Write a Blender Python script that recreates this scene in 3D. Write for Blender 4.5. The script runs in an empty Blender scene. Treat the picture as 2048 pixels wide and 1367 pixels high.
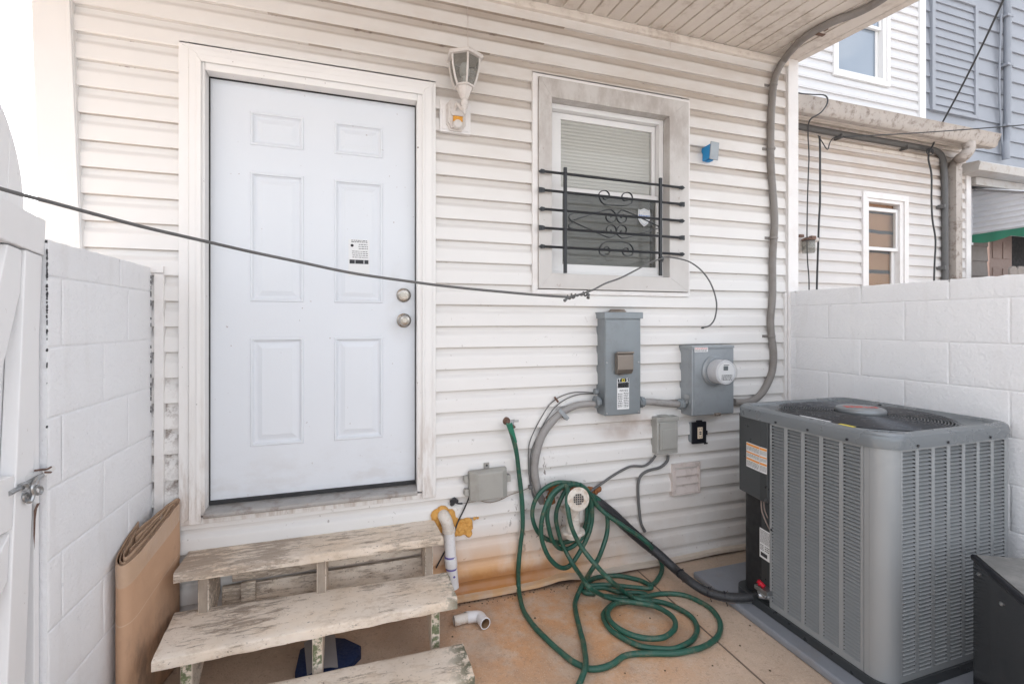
import bpy, bmesh, math, random
from mathutils import Vector, Matrix, noise as mnoise
random.seed(7)
sc = bpy.context.scene
PI = math.pi
# ------------------------------------------------------------------ camera
F, CX, CY, YAW, D, H = 930.0, 1024.0, 647.0, 0.314, 2.466, 1.48
cam_d = bpy.data.cameras.new('camera'); cam = bpy.data.objects.new('camera', cam_d)
sc.collection.objects.link(cam); sc.camera = cam
cam.location = (0, -D, H); cam.rotation_euler = (PI/2, 0, -YAW)
cam_d.sensor_width = 36; cam_d.lens = F/2048*36; cam_d.shift_y = (CY-683.5)/2048
cam_d.clip_start = 0.05; cam_d.clip_end = 500
sc.render.resolution_x = 1024; sc.render.resolution_y = 683
# ------------------------------------------------------------------ light
SUN_EL, SUN_AZ = math.radians(48), math.radians(-8)      # azimuth clockwise from +y
w = bpy.data.worlds.new('World'); sc.world = w; w.use_nodes = True
nt = w.node_tree; bg = nt.nodes['Background']
sky = nt.nodes.new('ShaderNodeTexSky'); sky.sky_type = 'NISHITA'; sky.sun_disc = False
sky.sun_elevation = SUN_EL; sky.sun_rotation = SUN_AZ
sky.air_density = 1.0; sky.dust_density = 5.0; sky.ozone_density = 1.0
hs = nt.nodes.new('ShaderNodeHueSaturation'); hs.inputs['Saturation'].default_value = 0.30
nt.links.new(sky.outputs[0], hs.inputs['Color'])
tc = nt.nodes.new('ShaderNodeTexCoord'); mp = nt.nodes.new('ShaderNodeMapping'); mp.inputs['Scale'].default_value = (1, 1, 2.2)
cn = nt.nodes.new('ShaderNodeTexNoise'); cn.inputs['Scale'].default_value = 2.6; cn.inputs['Detail'].default_value = 7; cn.inputs['Roughness'].default_value = .6
cr_ = nt.nodes.new('ShaderNodeMapRange'); cr_.inputs[1].default_value = .50; cr_.inputs[2].default_value = .68; cr_.inputs[3].default_value = 0; cr_.inputs[4].default_value = .75
mx = nt.nodes.new('ShaderNodeMix'); mx.data_type = 'RGBA'; mx.inputs[7].default_value = (5.2, 5.1, 5.0, 1)
nt.links.new(tc.outputs['Generated'], mp.inputs[0]); nt.links.new(mp.outputs[0], cn.inputs['Vector']); nt.links.new(cn.outputs[0], cr_.inputs[0]); nt.links.new(cr_.outputs[0], mx.inputs[0])
nt.links.new(hs.outputs[0], mx.inputs[6]); nt.links.new(mx.outputs[2], bg.inputs[0])
bg.inputs[1].default_value = 0.15
sd = bpy.data.lights.new('sun', 'SUN'); sd.energy = 0.8; sd.angle = math.radians(12); sd.color = (1.0, 0.95, 0.88)
sun = bpy.data.objects.new('sun', sd); sc.collection.objects.link(sun)
v = Vector((math.sin(SUN_AZ)*math.cos(SUN_EL), math.cos(SUN_AZ)*math.cos(SUN_EL), math.sin(SUN_EL)))
sun.rotation_euler = v.to_track_quat('Z', 'Y').to_euler()
sc.view_settings.view_transform = 'Standard'; sc.view_settings.look = 'None'
sc.view_settings.gamma = 1; sc.view_settings.exposure = 2.06
sc.render.engine = 'CYCLES'

# ------------------------------------------------------------------ helpers
_s, _c = math.sin(YAW), math.cos(YAW)
def P(px, py, x=None, y=None, z=None, dep=None):
    """the point where the sight line of a photo pixel meets the plane x=, y= or z= (or lies at a depth)"""
    a = (px-CX)/F; b = (py-CY)/F
    d = Vector((_c*a+_s, -_s*a+_c, -b)); o = Vector((0, -D, H))
    if y is not None: t = (y-o.y)/d.y
    elif x is not None: t = (x-o.x)/d.x
    elif z is not None: t = (z-o.z)/d.z
    else: t = dep
    return o+d*t
class MB:
    def __init__(s): s.v = []; s.f = []; s.m = []
    def add(s, vs, fs, m=0):
        o = len(s.v); s.v += [Vector(q) for q in vs]; s.f += [tuple(i+o for i in f) for f in fs]; s.m += [m]*len(fs); return s
    def box(s, x0, x1, y0, y1, z0, z1, m=0, M=None):
        vs = [Vector((x, y, z)) for x in (x0, x1) for y in (y0, y1) for z in (z0, z1)]
        if M is not None: vs = [M @ q for q in vs]
        return s.add(vs, [(0,1,3,2),(4,6,7,5),(0,4,5,1),(2,3,7,6),(0,2,6,4),(1,5,7,3)], m)
    def prism(s, poly, fn, a, b, m=0):
        """poly = list of (u,v); fn(u,v,w) gives the point; extruded w from a to b"""
        n = len(poly)
        vs = [fn(u, v_, a) for u, v_ in poly]+[fn(u, v_, b) for u, v_ in poly]
        fs = [tuple(range(n)), tuple(range(2*n-1, n-1, -1))]+[(i, i+n, (i+1) % n+n, (i+1) % n) for i in range(n)]
        return s.add(vs, fs, m)
    def tube(s, pts, r, seg=10, m=0, smooth=True, sub=5, cap=True):
        pts = [Vector(p) for p in pts]
        rs = r if isinstance(r, (list, tuple)) else [r]*len(pts)
        if smooth and len(pts) > 2:
            q = []; rr = []
            for i in range(len(pts)-1):
                p0 = pts[max(i-1, 0)]; p1 = pts[i]; p2 = pts[i+1]; p3 = pts[min(i+2, len(pts)-1)]
                for k in range(sub):
                    t = k/sub
                    q.append(0.5*((2*p1)+(p2-p0)*t+(2*p0-5*p1+4*p2-p3)*t*t+(3*p1-p0-3*p2+p3)*t**3)); rr.append(rs[i]*(1-t)+rs[i+1]*t)
            q.append(pts[-1]); rr.append(rs[-1]); pts, rs = q, rr
        n = len(pts); vs = []; up = None
        for i in range(n):
            t = (pts[min(i+1, n-1)]-pts[max(i-1, 0)])
            t = t.normalized() if t.length > 1e-9 else Vector((0, 0, 1))
            if up is None:
                up = Vector((0, 0, 1)) if abs(t.z) < .9 else Vector((1, 0, 0))
            up = (up-t*up.dot(t)); up = up.normalized() if up.length > 1e-6 else t.orthogonal().normalized()
            b = t.cross(up)
            for k in range(seg):
                a = 2*PI*k/seg; vs.append(pts[i]+(up*math.cos(a)+b*math.sin(a))*rs[i])
        fs = [(i*seg+k, i*seg+(k+1) % seg, (i+1)*seg+(k+1) % seg, (i+1)*seg+k) for i in range(n-1) for k in range(seg)]
        if cap: fs += [tuple(range(seg-1, -1, -1)), tuple(range((n-1)*seg, n*seg))]
        return s.add(vs, fs, m)
    def lathe(s, prof, o, ax=(0, 0, 1), seg=24, m=0, squash=None):
        """prof = list of (radius, height) along ax from o"""
        ax = Vector(ax).normalized(); u = ax.orthogonal().normalized(); w_ = ax.cross(u); o = Vector(o); vs = []
        if abs(ax.z) > .9: u = Vector((1, 0, 0)); w_ = Vector((0, 1, 0))
        for r, h in prof:
            for k in range(seg):
                a = 2*PI*(k+.5)/seg; vs.append(o+ax*h+(u*math.cos(a)+w_*math.sin(a))*r)
        n = len(prof)
        fs = [(i*seg+k, i*seg+(k+1) % seg, (i+1)*seg+(k+1) % seg, (i+1)*seg+k) for i in range(n-1) for k in range(seg)]
        fs += [tuple(range(seg-1, -1, -1)), tuple(range((n-1)*seg, n*seg))]
        return s.add(vs, fs, m)
    def text(s, body, fn, size, m=0, align='CENTER', bold=0.0, shear=0.0):
        c = bpy.data.curves.new('t', 'FONT'); c.body = body; c.size = size; c.align_x = align; c.offset = bold; c.shear = shear
        c.resolution_u = 2
        o = bpy.data.objects.new('t', c); sc.collection.objects.link(o)
        dg = bpy.context.evaluated_depsgraph_get(); me = bpy.data.meshes.new_from_object(o.evaluated_get(dg))
        s.add([fn(q.co.x, q.co.y) for q in me.vertices], [tuple(p.vertices) for p in me.polygons], m)
        bpy.data.objects.remove(o); bpy.data.curves.remove(c); bpy.data.meshes.remove(me); return s
def wloc(o):
    p = Vector((0, 0, 0))
    while o is not None: p += o.location; o = o.parent
    return p
def obj(name, mb, mats, parent=None, smooth=False, bevel=0, label=None, fixn=True):
    off = wloc(parent); me = bpy.data.meshes.new(name)
    me.from_pydata([q-off for q in mb.v], [], mb.f)
    if not isinstance(mats, (list, tuple)): mats = [mats]
    for q in mats: me.materials.append(q)
    me.polygons.foreach_set('material_index', mb.m)
    if fixn:
        bm = bmesh.new(); bm.from_mesh(me); bmesh.ops.recalc_face_normals(bm, faces=bm.faces); bm.to_mesh(me); bm.free()
    me.validate(); me.update()
    o = bpy.data.objects.new(name, me); sc.collection.objects.link(o); o.parent = parent
    if smooth:
        me.polygons.foreach_set('use_smooth', [True]*len(me.polygons))
        me.set_sharp_from_angle(angle=math.radians(40))
    if bevel:
        b = o.modifiers.new('bevel', 'BEVEL'); b.width = bevel; b.segments = 2; b.limit_method = 'ANGLE'; b.angle_limit = math.radians(40)
    if label: o['label'] = label
    return o
def thing(name, label, cat, loc, group=None):
    o = bpy.data.objects.new(name, None); sc.collection.objects.link(o); o.location = loc; o.empty_display_size = .1
    o['label'] = label; o['category'] = cat
    if group: o['group'] = group
    return o
def tag(o, label, cat, group=None):
    o['label'] = label; o['category'] = cat
    if group: o['group'] = group
    return o
# ------------------------------------------------------------------ materials
class NT:
    def __init__(s, name, rough=.5, metal=0.0, spec=.5):
        s.mat = bpy.data.materials.new(name); s.mat.use_nodes = True; s.t = s.mat.node_tree
        s.b = s.t.nodes['Principled BSDF']; s.b.inputs['Roughness'].default_value = rough
        s.b.inputs['Metallic'].default_value = metal; s.b.inputs['Specular IOR Level'].default_value = spec
        g = s.n('ShaderNodeNewGeometry'); s.pos = g.outputs['Position']
        x = s.n('ShaderNodeSeparateXYZ'); s.l(s.pos, x.inputs[0]); s.X, s.Y, s.Z = x.outputs
    def n(s, t, **k):
        q = s.t.nodes.new(t)
        for a, b in k.items(): setattr(q, a, b)
        return q
    def l(s, a, b): s.t.links.new(a, b)
    def inp(s, q, i, val):
        if isinstance(val, bpy.types.NodeSocket): s.l(val, q.inputs[i])
        else: q.inputs[i].default_value = val
    def math(s, op, a, b=0.0, clamp=False):
        q = s.n('ShaderNodeMath', operation=op, use_clamp=clamp); s.inp(q, 0, a); s.inp(q, 1, b); return q.outputs[0]
    def noise(s, sc_=5, det=4, rough=.55, scale=(1, 1, 1), dist=0, off=0):
        m = s.n('ShaderNodeMapping'); s.l(s.pos, m.inputs[0]); m.inputs['Scale'].default_value = scale; m.inputs['Location'].default_value = (off, off*1.7, off*.6)
        q = s.n('ShaderNodeTexNoise'); s.l(m.outputs[0], q.inputs['Vector']); q.inputs['Scale'].default_value = sc_
        q.inputs['Detail'].default_value = det; q.inputs['Roughness'].default_value = rough; q.inputs['Distortion'].default_value = dist
        return q.outputs[0]
    def voro(s, sc_=5, scale=(1, 1, 1), feature='F1'):
        m = s.n('ShaderNodeMapping'); s.l(s.pos, m.inputs[0]); m.inputs['Scale'].default_value = scale
        q = s.n('ShaderNodeTexVoronoi', feature=feature); s.l(m.outputs[0], q.inputs['Vector']); q.inputs['Scale'].default_value = sc_
        return q.outputs['Distance']
    def ramp(s, v_, a, b, lo=0.0, hi=1.0):
        q = s.n('ShaderNodeMapRange', interpolation_type='SMOOTHSTEP'); s.inp(q, 0, v_)
        q.inputs[1].default_value = a; q.inputs[2].default_value = b; q.inputs[3].default_value = lo; q.inputs[4].default_value = hi
        return q.outputs[0]
    def mix(s, f, a, b):
        q = s.n('ShaderNodeMix', data_type='RGBA'); s.inp(q, 0, f)
        for i, c in ((6, a), (7, b)):
            if isinstance(c, bpy.types.NodeSocket): s.l(c, q.inputs[i])
            else: q.inputs[i].default_value = (*c, 1)
        return q.outputs[2]
    def blob(s, cx, cz, rx, rz, soft=.5, ax='XZ'):
        """1 inside an ellipse, falling to 0 at its rim"""
        A = {'X': s.X, 'Y': s.Y, 'Z': s.Z}
        a = s.math('DIVIDE', s.math('SUBTRACT', A[ax[0]], cx), rx); b = s.math('DIVIDE', s.math('SUBTRACT', A[ax[1]], cz), rz)
        d = s.math('ADD', s.math('MULTIPLY', a, a), s.math('MULTIPLY', b, b))
        return s.ramp(d, 1.0, 1.0-soft*1.0, 0, 1) if soft < 1 else s.ramp(d, 1.0, 0.0, 0, 1)
    def col(s, c):
        if isinstance(c, bpy.types.NodeSocket): s.l(c, s.b.inputs['Base Color'])
        else: s.b.inputs['Base Color'].default_value = (*c, 1)
        return s
    def bump(s, h, d=.002, strength=1.0):
        q = s.n('ShaderNodeBump'); s.l(h, q.inputs['Height']); q.inputs['Distance'].default_value = d; q.inputs['Strength'].default_value = strength
        s.l(q.outputs[0], s.b.inputs['Normal']); return s
    def rough(s, v_): s.inp(s.b, 'Roughness', v_); return s
def simple(name, c, rough=.5, metal=0, var=.12, nsc=12, bump=0, bsc=60, spec=.5, dirt=None, dirt_amt=.5, dsc=6):
    n = NT(name, rough, metal, spec)
    c2 = tuple(q*(1-var) for q in c); c1 = tuple(min(q*(1+var*.5), .95) for q in c)
    col = n.mix(n.noise(nsc, 5), c2, c1)
    if dirt is not None:
        f = n.math('MULTIPLY', n.ramp(n.noise(dsc, 8, .7, off=3), .48, .68), dirt_amt)
        col = n.mix(f, col, dirt)
    n.col(col)
    if bump: n.bump(n.noise(bsc, 4), bump)
    n.rough(n.ramp(n.noise(nsc*2, 4, off=9), .3, .7, rough*.85, min(1, rough*1.15)))
    return n.mat

S = 0.1143; ZB = 1.466           # siding course height, one course line
def siding_mat(name, base, tan, zt0, zt1, ours=False, step=S, zb=ZB):
    n = NT(name, .48)
    col = n.mix(n.noise(2.2, 5), tuple(q*.93 for q in base), base)
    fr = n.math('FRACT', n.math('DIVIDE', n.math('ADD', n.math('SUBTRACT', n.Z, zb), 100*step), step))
    cove = n.math('MULTIPLY', n.ramp(fr, .55, .70), n.ramp(fr, .2, .3))
    hi = n.ramp(n.Z, zt0, zt1)
    streak = n.noise(4, 6, .65, scale=(1, 1, 6))
    f = n.math('MULTIPLY', cove, n.math('MULTIPLY', n.math('ADD', n.math('MULTIPLY', hi, .64), .13), n.ramp(streak, .25, .65, .7, 1)))
    f2 = n.math('MULTIPLY', hi, n.ramp(n.noise(3, 6, .6, scale=(1, 1, 3), off=5), .3, .75, .12, .45))
    if ours:
        lf = n.ramp(n.X, -1.3, .9, .10, 1); f = n.math('MULTIPLY', f, lf); f2 = n.math('MULTIPLY', f2, lf)
    col = n.mix(f2, col, tuple(q*1.25 for q in tan)); col = n.mix(f, col, tan)
    # specks and scuffs
    sp = n.ramp(n.noise(38, 5, .6), .665, .72)
    col = n.mix(n.math('MULTIPLY', sp, n.ramp(n.Z, 2.2, .2, .05, .6)), col, (.2, .15, .12))
    col = n.mix(n.math('MULTIPLY', n.ramp(fr, .955, .985), .42), col, (.33, .27, .22))  # even thin line: the lap shadow under each butt edge, put into the colour
    # dark dirt collected right under the butt edges, patchy
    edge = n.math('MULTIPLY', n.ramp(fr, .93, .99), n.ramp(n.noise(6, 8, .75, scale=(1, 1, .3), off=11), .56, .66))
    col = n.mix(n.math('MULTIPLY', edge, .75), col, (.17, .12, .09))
    if ours:
        blotch = n.noise(9, 8, .7, off=2)
        # rusty water stain low behind the steps and pipe
        r = n.math('MULTIPLY', n.ramp(n.Z, .46, .04), n.blob(.55, .0, 1.25, 1.2, 1.0))
        r = n.math('MULTIPLY', r, n.ramp(n.noise(5, 6, .6, scale=(1, 1, .5)), .25, .6, .45, 1))
        col = n.mix(n.math('MULTIPLY', r, 1.05, True), col, (.66, .33, .10))
        low = n.ramp(n.math('ADD', n.Z, n.math('MULTIPLY', blotch, .05)), .175, .13)
        low = n.math('MULTIPLY', low, n.blob(.58, .0, .66, 1.2, .8))
        col = n.mix(n.math('MULTIPLY', low, .75), col, (.34, .125, .028))
        # mildew beside the left corner
        m = n.math('MULTIPLY', n.math('MULTIPLY', n.blob(-.83, .90, .11, .42, .9), n.ramp(fr, .25, .9, .25, 1)), n.ramp(n.noise(22, 8, .7, off=2), .44, .58))
        col = n.mix(n.math('MULTIPLY', m, .8), col, (.16, .11, .085))
        # grey-brown dust on the lowest courses
        g = n.math('MULTIPLY', n.math('MULTIPLY', n.ramp(n.Z, .75, .05), n.ramp(n.X, 1.1, 1.6, .1, 1)), n.ramp(n.noise(4, 7, .65, off=8), .3, .7, .1, .45))
        col = n.mix(g, col, (.52, .41, .33))
        # splashed drip marks round the clean-out
        d = n.math('MULTIPLY', n.blob(1.0, .45, .30, .33, .8), n.ramp(n.noise(30, 6, .6, scale=(1.6, 1, .7), off=4), .60, .66))
        col = n.mix(n.math('MULTIPLY', d, .85), col, (.13, .09, .07))
        # darker brown patch under the panel
        u = n.math('MULTIPLY', n.blob(1.52, .86, .26, .10, 1.0), n.ramp(n.noise(7, 6, off=1), .3, .65, .2, .7)); col = n.mix(u, col, (.40, .31, .26))
    n.col(col); n.bump(n.noise(5, 3, scale=(1, 1, 2)), .004, .35)
    n.rough(n.ramp(n.noise(9, 4), .3, .7, .38, .6))
    return n.mat
M = {}
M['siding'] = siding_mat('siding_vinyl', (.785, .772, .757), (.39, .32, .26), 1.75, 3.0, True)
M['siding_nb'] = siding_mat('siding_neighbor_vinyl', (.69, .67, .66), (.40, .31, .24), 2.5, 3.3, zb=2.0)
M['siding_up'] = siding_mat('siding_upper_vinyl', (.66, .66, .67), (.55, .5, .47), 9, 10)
M['siding_grey'] = simple('grey_siding', (.30, .32, .36), .5, var=.06, nsc=2)
M['trim'] = simple('white_trim', (.78, .76, .75), .42, var=.04, nsc=3, dirt=(.45, .36, .29), dirt_amt=.18, dsc=5)
M['trim_clean'] = simple('white_trim_clean', (.76, .755, .75), .38, var=.03, nsc=3)
M['soffit'] = simple('soffit_vinyl', (.72, .66, .60), .5, var=.08, nsc=3, dirt=(.33, .25, .19), dirt_amt=.45, dsc=8)
def casing_mat():
    n = NT('casing_aluminium', .5)
    col = n.mix(n.noise(3, 5), (.54, .52, .50), (.64, .62, .60))
    col = n.mix(n.math('MULTIPLY', n.ramp(n.Z, 1.9, 2.75, .15, 1), n.ramp(n.noise(7, 8, .7, scale=(1, 1, .5)), .38, .66, .1, .85)), col, (.38, .34, .315))
    col = n.mix(n.math('MULTIPLY', n.ramp(n.noise(22, 6), .66, .72), .5), col, (.3, .22, .18))
    n.col(col); return n.mat
M['casing'] = casing_mat()
def doorcase_mat():
    n = NT('door_casing_paint', .45)
    col = n.mix(n.noise(3, 5), (.76, .745, .73), (.82, .81, .80))
    f = n.math('MULTIPLY', n.ramp(n.Z, 1.35, .55), n.ramp(n.noise(14, 8, .7, scale=(2, 1, .35)), .42, .68))
    col = n.mix(n.math('MULTIPLY', f, .6), col, (.42, .33, .27))
    col = n.mix(n.math('MULTIPLY', n.ramp(n.noise(45, 3), .72, .75), .8), col, (.16, .12, .1))
    n.col(col); return n.mat
M['doorcase'] = doorcase_mat()
def door_mat():
    n = NT('door_paint', .33)
    col = n.mix(n.noise(1.2, 3), (.665, .70, .75), (.72, .75, .79))
    col = n.mix(n.math('MULTIPLY', n.ramp(n.noise(55, 3), .735, .76), .6), col, (.25, .17, .14))
    sm = n.math('MULTIPLY', n.blob(.20, 1.60, .10, .26, 1.0), n.ramp(n.noise(9, 6), .35, .7, 0, .30)); col = n.mix(sm, col, (.48, .46, .44))
    sm = n.math('MULTIPLY', n.ramp(n.Z, .95, .66), n.ramp(n.noise(6, 7, .65, scale=(1, 1, 2)), .42, .72, 0, .28)); col = n.mix(sm, col, (.45, .40, .36))
    n.col(col); n.bump(n.noise(140, 3), .0006, .5); return n.mat
M['door'] = door_mat()
M['sill'] = simple('grey_threshold', (.42, .41, .40), .45, .3, var=.25, nsc=18, dirt=(.22, .18, .15), dirt_amt=.7, dsc=14)
M['rubber'] = simple('black_rubber', (.03, .03, .032), .7)
M['nickel'] = simple('satin_nickel', (.44, .41, .37), .28, 1.0)
def block_mat():
    n = NT('painted_block', .55)
    col = n.mix(n.noise(2.5, 5), (.80, .81, .835), (.87, .875, .89))
    d = n.math('MULTIPLY', n.ramp(n.noise(26, 7, .7), .64, .70), .55)
    col = n.mix(n.math('MULTIPLY', d, .7), col, (.55, .55, .57))
    pk = n.ramp(n.noise(120, 4, .7, off=21), .66, .70); col = n.mix(n.math('MULTIPLY', pk, .45), col, (.42, .42, .44)); run = n.ramp(n.noise(10, 6, .6, scale=(1, 1, .18), off=31), .52, .75, 0, .22); col = n.mix(run, col, (.62, .60, .58))
    # faint warm rub marks low beside the cardboard
    col = n.mix(n.math('MULTIPLY', n.ramp(n.Z, .55, .0), n.ramp(n.noise(7, 6), .4, .7, 0, .30)), col, (.50, .40, .36))
    n.col(col); h = n.math('ADD', n.noise(70, 5, .6), n.math('MULTIPLY', n.noise(16, 4), .5)); n.bump(h, .0042, .9); return n.mat
M['block'] = block_mat()
def gate_mat():
    n = NT('gate_paint', .45)
    col = n.mix(n.noise(3, 6, scale=(1, 1, .3)), (.80, .80, .81), (.88, .88, .885))
    col = n.mix(n.math('MULTIPLY', n.ramp(n.noise(30, 6, .7, scale=(1, 1, .5)), .66, .72), .7), col, (.30, .22, .18))
    n.col(col); n.bump(n.noise(40, 5, scale=(1, 1, .25)), .002, .7); return n.mat
M['gate'] = gate_mat()
def ground_mat():
    n = NT('concrete', .85)
    a = n.noise(2.2, 7, .6); b = n.noise(60, 6, .75); c = n.noise(9, 8, .7, off=4)
    col = n.mix(a, (.50, .36, .265), (.71, .55, .425))
    col = n.mix(n.math('MULTIPLY', n.ramp(c, .45, .7), .4), col, (.56, .38, .26))
    # rusty patches close to the wall
    r = n.math('MULTIPLY', n.blob(1.0, -.35, .9, .7, 1.0, 'XY'), n.ramp(n.noise(5, 7, .65, off=7), .35, .6))
    col = n.mix(n.math('MULTIPLY', r, .85), col, (.60, .30, .13)); col = n.mix(n.math('MULTIPLY', n.ramp(n.noise(1.6, 6, .65, off=14), .46, .60), .40), col, (.40, .29, .21))
    g = n.math('MULTIPLY', n.ramp(n.X, 1.3, 2.2), n.ramp(c, .3, .6, .2, .6)); col = n.mix(g, col, (.40, .34, .28))
    sp = n.ramp(n.voro(95), .05, .26, 1, 0); col = n.mix(n.math('MULTIPLY', sp, .55), col, (.74, .65, .54))
    col = n.mix(n.math('MULTIPLY', n.ramp(b, .52, .70), .5), col, (.25, .17, .12)); col = n.mix(n.math('MULTIPLY', n.ramp(n.noise(28, 8, .75, off=6), .60, .70), .45), col, (.22, .15, .11)); col = n.mix(n.math('MULTIPLY', n.ramp(n.noise(3.5, 5, .6, off=9), .55, .7), .35), col, (.34, .25, .19))
    far = n.ramp(n.Y, -2.6, -3.4); col = n.mix(far, col, (.42, .40, .38))  # unseen ground behind the camera, greyed to cut its warm bounce light
    # dark patchy seam along the foot of the wall
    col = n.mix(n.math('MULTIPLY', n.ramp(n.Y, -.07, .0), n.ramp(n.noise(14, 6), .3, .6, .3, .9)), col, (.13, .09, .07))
    n.col(col)
    h = n.math('ADD', n.noise(90, 5, .6), n.math('MULTIPLY', n.voro(160), .5)); n.bump(h, .0035, .8); return n.mat
M['ground'] = ground_mat()
M['joint'] = simple('joint_dark', (.20, .15, .115), .95)
def wood_mat(name, moss=0.0, front=False):
    n = NT(name, .72)
    g1 = n.noise(7, 12, .8, scale=(1, 5, 5), off=1); g2 = n.noise(5, 6, .6, off=2); g3 = n.noise(60, 6, .65, scale=(.12, 1.5, 1.5))
    bare = n.mix(g3, (.20, .15, .115), (.47, .385, .31))
    n_edge = n.ramp(n.noise(17, 9, .8, scale=(.8, 1.4, 1.4), off=15), .50, .60)
    paint = n.mix(g2, (.74, .64, .53), (.87, .79, .70)); paint = n.mix(n.math('MULTIPLY', n.ramp(n.noise(4, 5, off=6), .4, .75), .5), paint, (.78, .60, .42))
    paint = n.mix(n.math('MULTIPLY', n_edge, .40), paint, (.50, .38, .27))
    wear = n.ramp(n.math('ADD', n.math('MULTIPLY', g1, .62), n.math('MULTIPLY', n.noise(2.1, 3, off=12), .42)), .53, .585)
    col = n.mix(n.math('MULTIPLY', wear, .85), paint, bare)
    chip = n.ramp(n.noise(24, 9, .82, scale=(.7, 1.3, 1.3), off=5), .625, .65); col = n.mix(n.math('MULTIPLY', chip, .85), col, (.10, .075, .055))
    spk = n.ramp(n.noise(75, 3, .6, off=17), .66, .69); col = n.mix(n.math('MULTIPLY', spk, .7), col, (.14, .10, .07))
    dust = n.math('MULTIPLY', n.ramp(n.noise(3, 6, off=3), .35, .7), .35); col = n.mix(dust, col, (.45, .36, .28))
    # green growth on the right-hand ends
    mo = n.math('MULTIPLY', n.ramp(n.X, .30, .43), n.math('MULTIPLY', n.ramp(n.noise(14, 7, .7, off=7), .46, .56), n.ramp(n.Z, .5, .2, .3, 1)))
    col = n.mix(n.math('MULTIPLY', mo, .85), col, (.035, .055, .02))
    if moss: col = n.mix(n.math('MULTIPLY', n.ramp(n.noise(40, 7, .7), .42, .55), moss), col, n.mix(n.noise(70, 3), (.012, .028, .008), (.10, .17, .03)))
    n.col(col)
    h = n.math('ADD', n.math('MULTIPLY', wear, -.5), g3); n.bump(h, .0022, .8); return n.mat
M['tread'] = wood_mat('weathered_tread'); M['stringer'] = wood_mat('weathered_stringer'); M['mossy'] = wood_mat('mossy_stringer', .85)
def bare_mat():
    n = NT('bare_grey_wood', .85); g = n.noise(30, 7, .7, scale=(1, 1, .5)); n.col(n.mix(g, (.17, .135, .11), (.50, .42, .34))); n.bump(g, .002, .7); return n.mat
M['bare'] = bare_mat()
def card_mat():
    n = NT('cardboard', .75)
    col = n.mix(n.noise(4, 5), (.45, .27, .165), (.58, .37, .24))
    col = n.mix(n.math('MULTIPLY', n.noise(3, 2, scale=(1, 1, 1)), n.ramp(n.math('SINE', n.math('MULTIPLY', n.Z, 1.0)), 0, 1, 0, .0)), col, (.3, .2, .12))
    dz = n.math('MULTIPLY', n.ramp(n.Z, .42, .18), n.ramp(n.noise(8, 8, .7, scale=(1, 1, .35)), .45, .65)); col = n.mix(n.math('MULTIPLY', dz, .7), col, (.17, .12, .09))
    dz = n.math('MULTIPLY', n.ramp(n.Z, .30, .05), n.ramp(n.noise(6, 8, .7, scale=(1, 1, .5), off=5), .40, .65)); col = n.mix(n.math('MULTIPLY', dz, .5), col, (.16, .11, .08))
    # a broad band of shiny packing tape round the top
    zz = n.math('ADD', n.Z, n.math('MULTIPLY', n.noise(2.5, 1), .12)); tape = n.ramp(n.math('ADD', zz, n.math('MULTIPLY', n.Y, -.25)), .685, .69)
    col = n.mix(n.math('MULTIPLY', tape, .55), col, (.50, .37, .27))
    n.col(col); cr1 = n.ramp(n.math('ABSOLUTE', n.math('SUBTRACT', n.math('ADD', n.Z, n.math('MULTIPLY', n.Y, -.28)), n.math('ADD', .475, n.math('MULTIPLY', n.noise(6, 3), .03)))), .003, .0005)
    col = n.mix(n.math('MULTIPLY', n.ramp(n.noise(13, 8, .75, scale=(1, 1, .4), off=18), .58, .70), .45), col, (.24, .16, .11))
    n.col(n.mix(n.math('MULTIPLY', cr1, .45), col, (.66, .50, .38)))
    n.rough(n.math('SUBTRACT', .78, n.math('MULTIPLY', tape, .45)))
    n.bump(n.math('ADD', n.noise(18, 4), n.math('MULTIPLY', n.noise(6, 3, dist=1.0), 2.5)), .005, .7); return n.mat
M['card'] = card_mat(); M['card_edge'] = simple('cardboard_edge', (.30, .20, .135), .85, var=.4, nsc=80)
M['boxgrey'] = simple('grey_enamel', (.245, .275, .295), .38, .35, var=.08, nsc=5, dirt=(.17, .17, .17), dirt_amt=.25, dsc=9)
M['boxgrey2'] = simple('pale_grey_enamel', (.33, .36, .385), .40, .35, var=.08, nsc=5, dirt=(.2, .2, .2), dirt_amt=.25, dsc=9)
M['plasgrey'] = simple('grey_plastic', (.37, .37, .35), .5, var=.06, dirt=(.2, .17, .14), dirt_amt=.2)
M['nidgrey'] = simple('putty_grey_plastic', (.36, .355, .33), .5, var=.07, dirt=(.2, .17, .14), dirt_amt=.3)
M['taupe'] = simple('taupe_metal', (.27, .235, .205), .35, .6, var=.12)
M['conduit'] = simple('grey_conduit', (.31, .30, .295), .55, var=.12, nsc=6, dirt=(.17, .15, .13), dirt_amt=.45)
M['conduit_brown'] = simple('dusty_conduit', (.245, .228, .215), .6, var=.15, nsc=6, dirt=(.15, .12, .1), dirt_amt=.45)
M['cable'] = simple('black_cable', (.035, .037, .04), .5)
M['cable_grey'] = simple('grey_cable', (.13, .13, .13), .6)
M['iron'] = simple('black_iron', (.012, .014, .018), .38)
M['hose'] = simple('green_hose', (.022, .105, .074), .42, var=.45, nsc=7, dirt=(.16, .14, .09), dirt_amt=.55, dsc=24)
M['hose_sleeve'] = simple('green_sleeve', (.025, .19, .12), .35)
M['pvc'] = simple('white_pvc', (.70, .65, .59), .45, var=.10, dirt=(.40, .28, .18), dirt_amt=.7, dsc=22)
M['pvc_clean'] = simple('clean_pvc', (.78, .78, .80), .3, var=.05, dirt=(.6, .5, .4), dirt_amt=.2)
M['purple'] = simple('purple_primer', (.14, .11, .38), .5)
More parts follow.
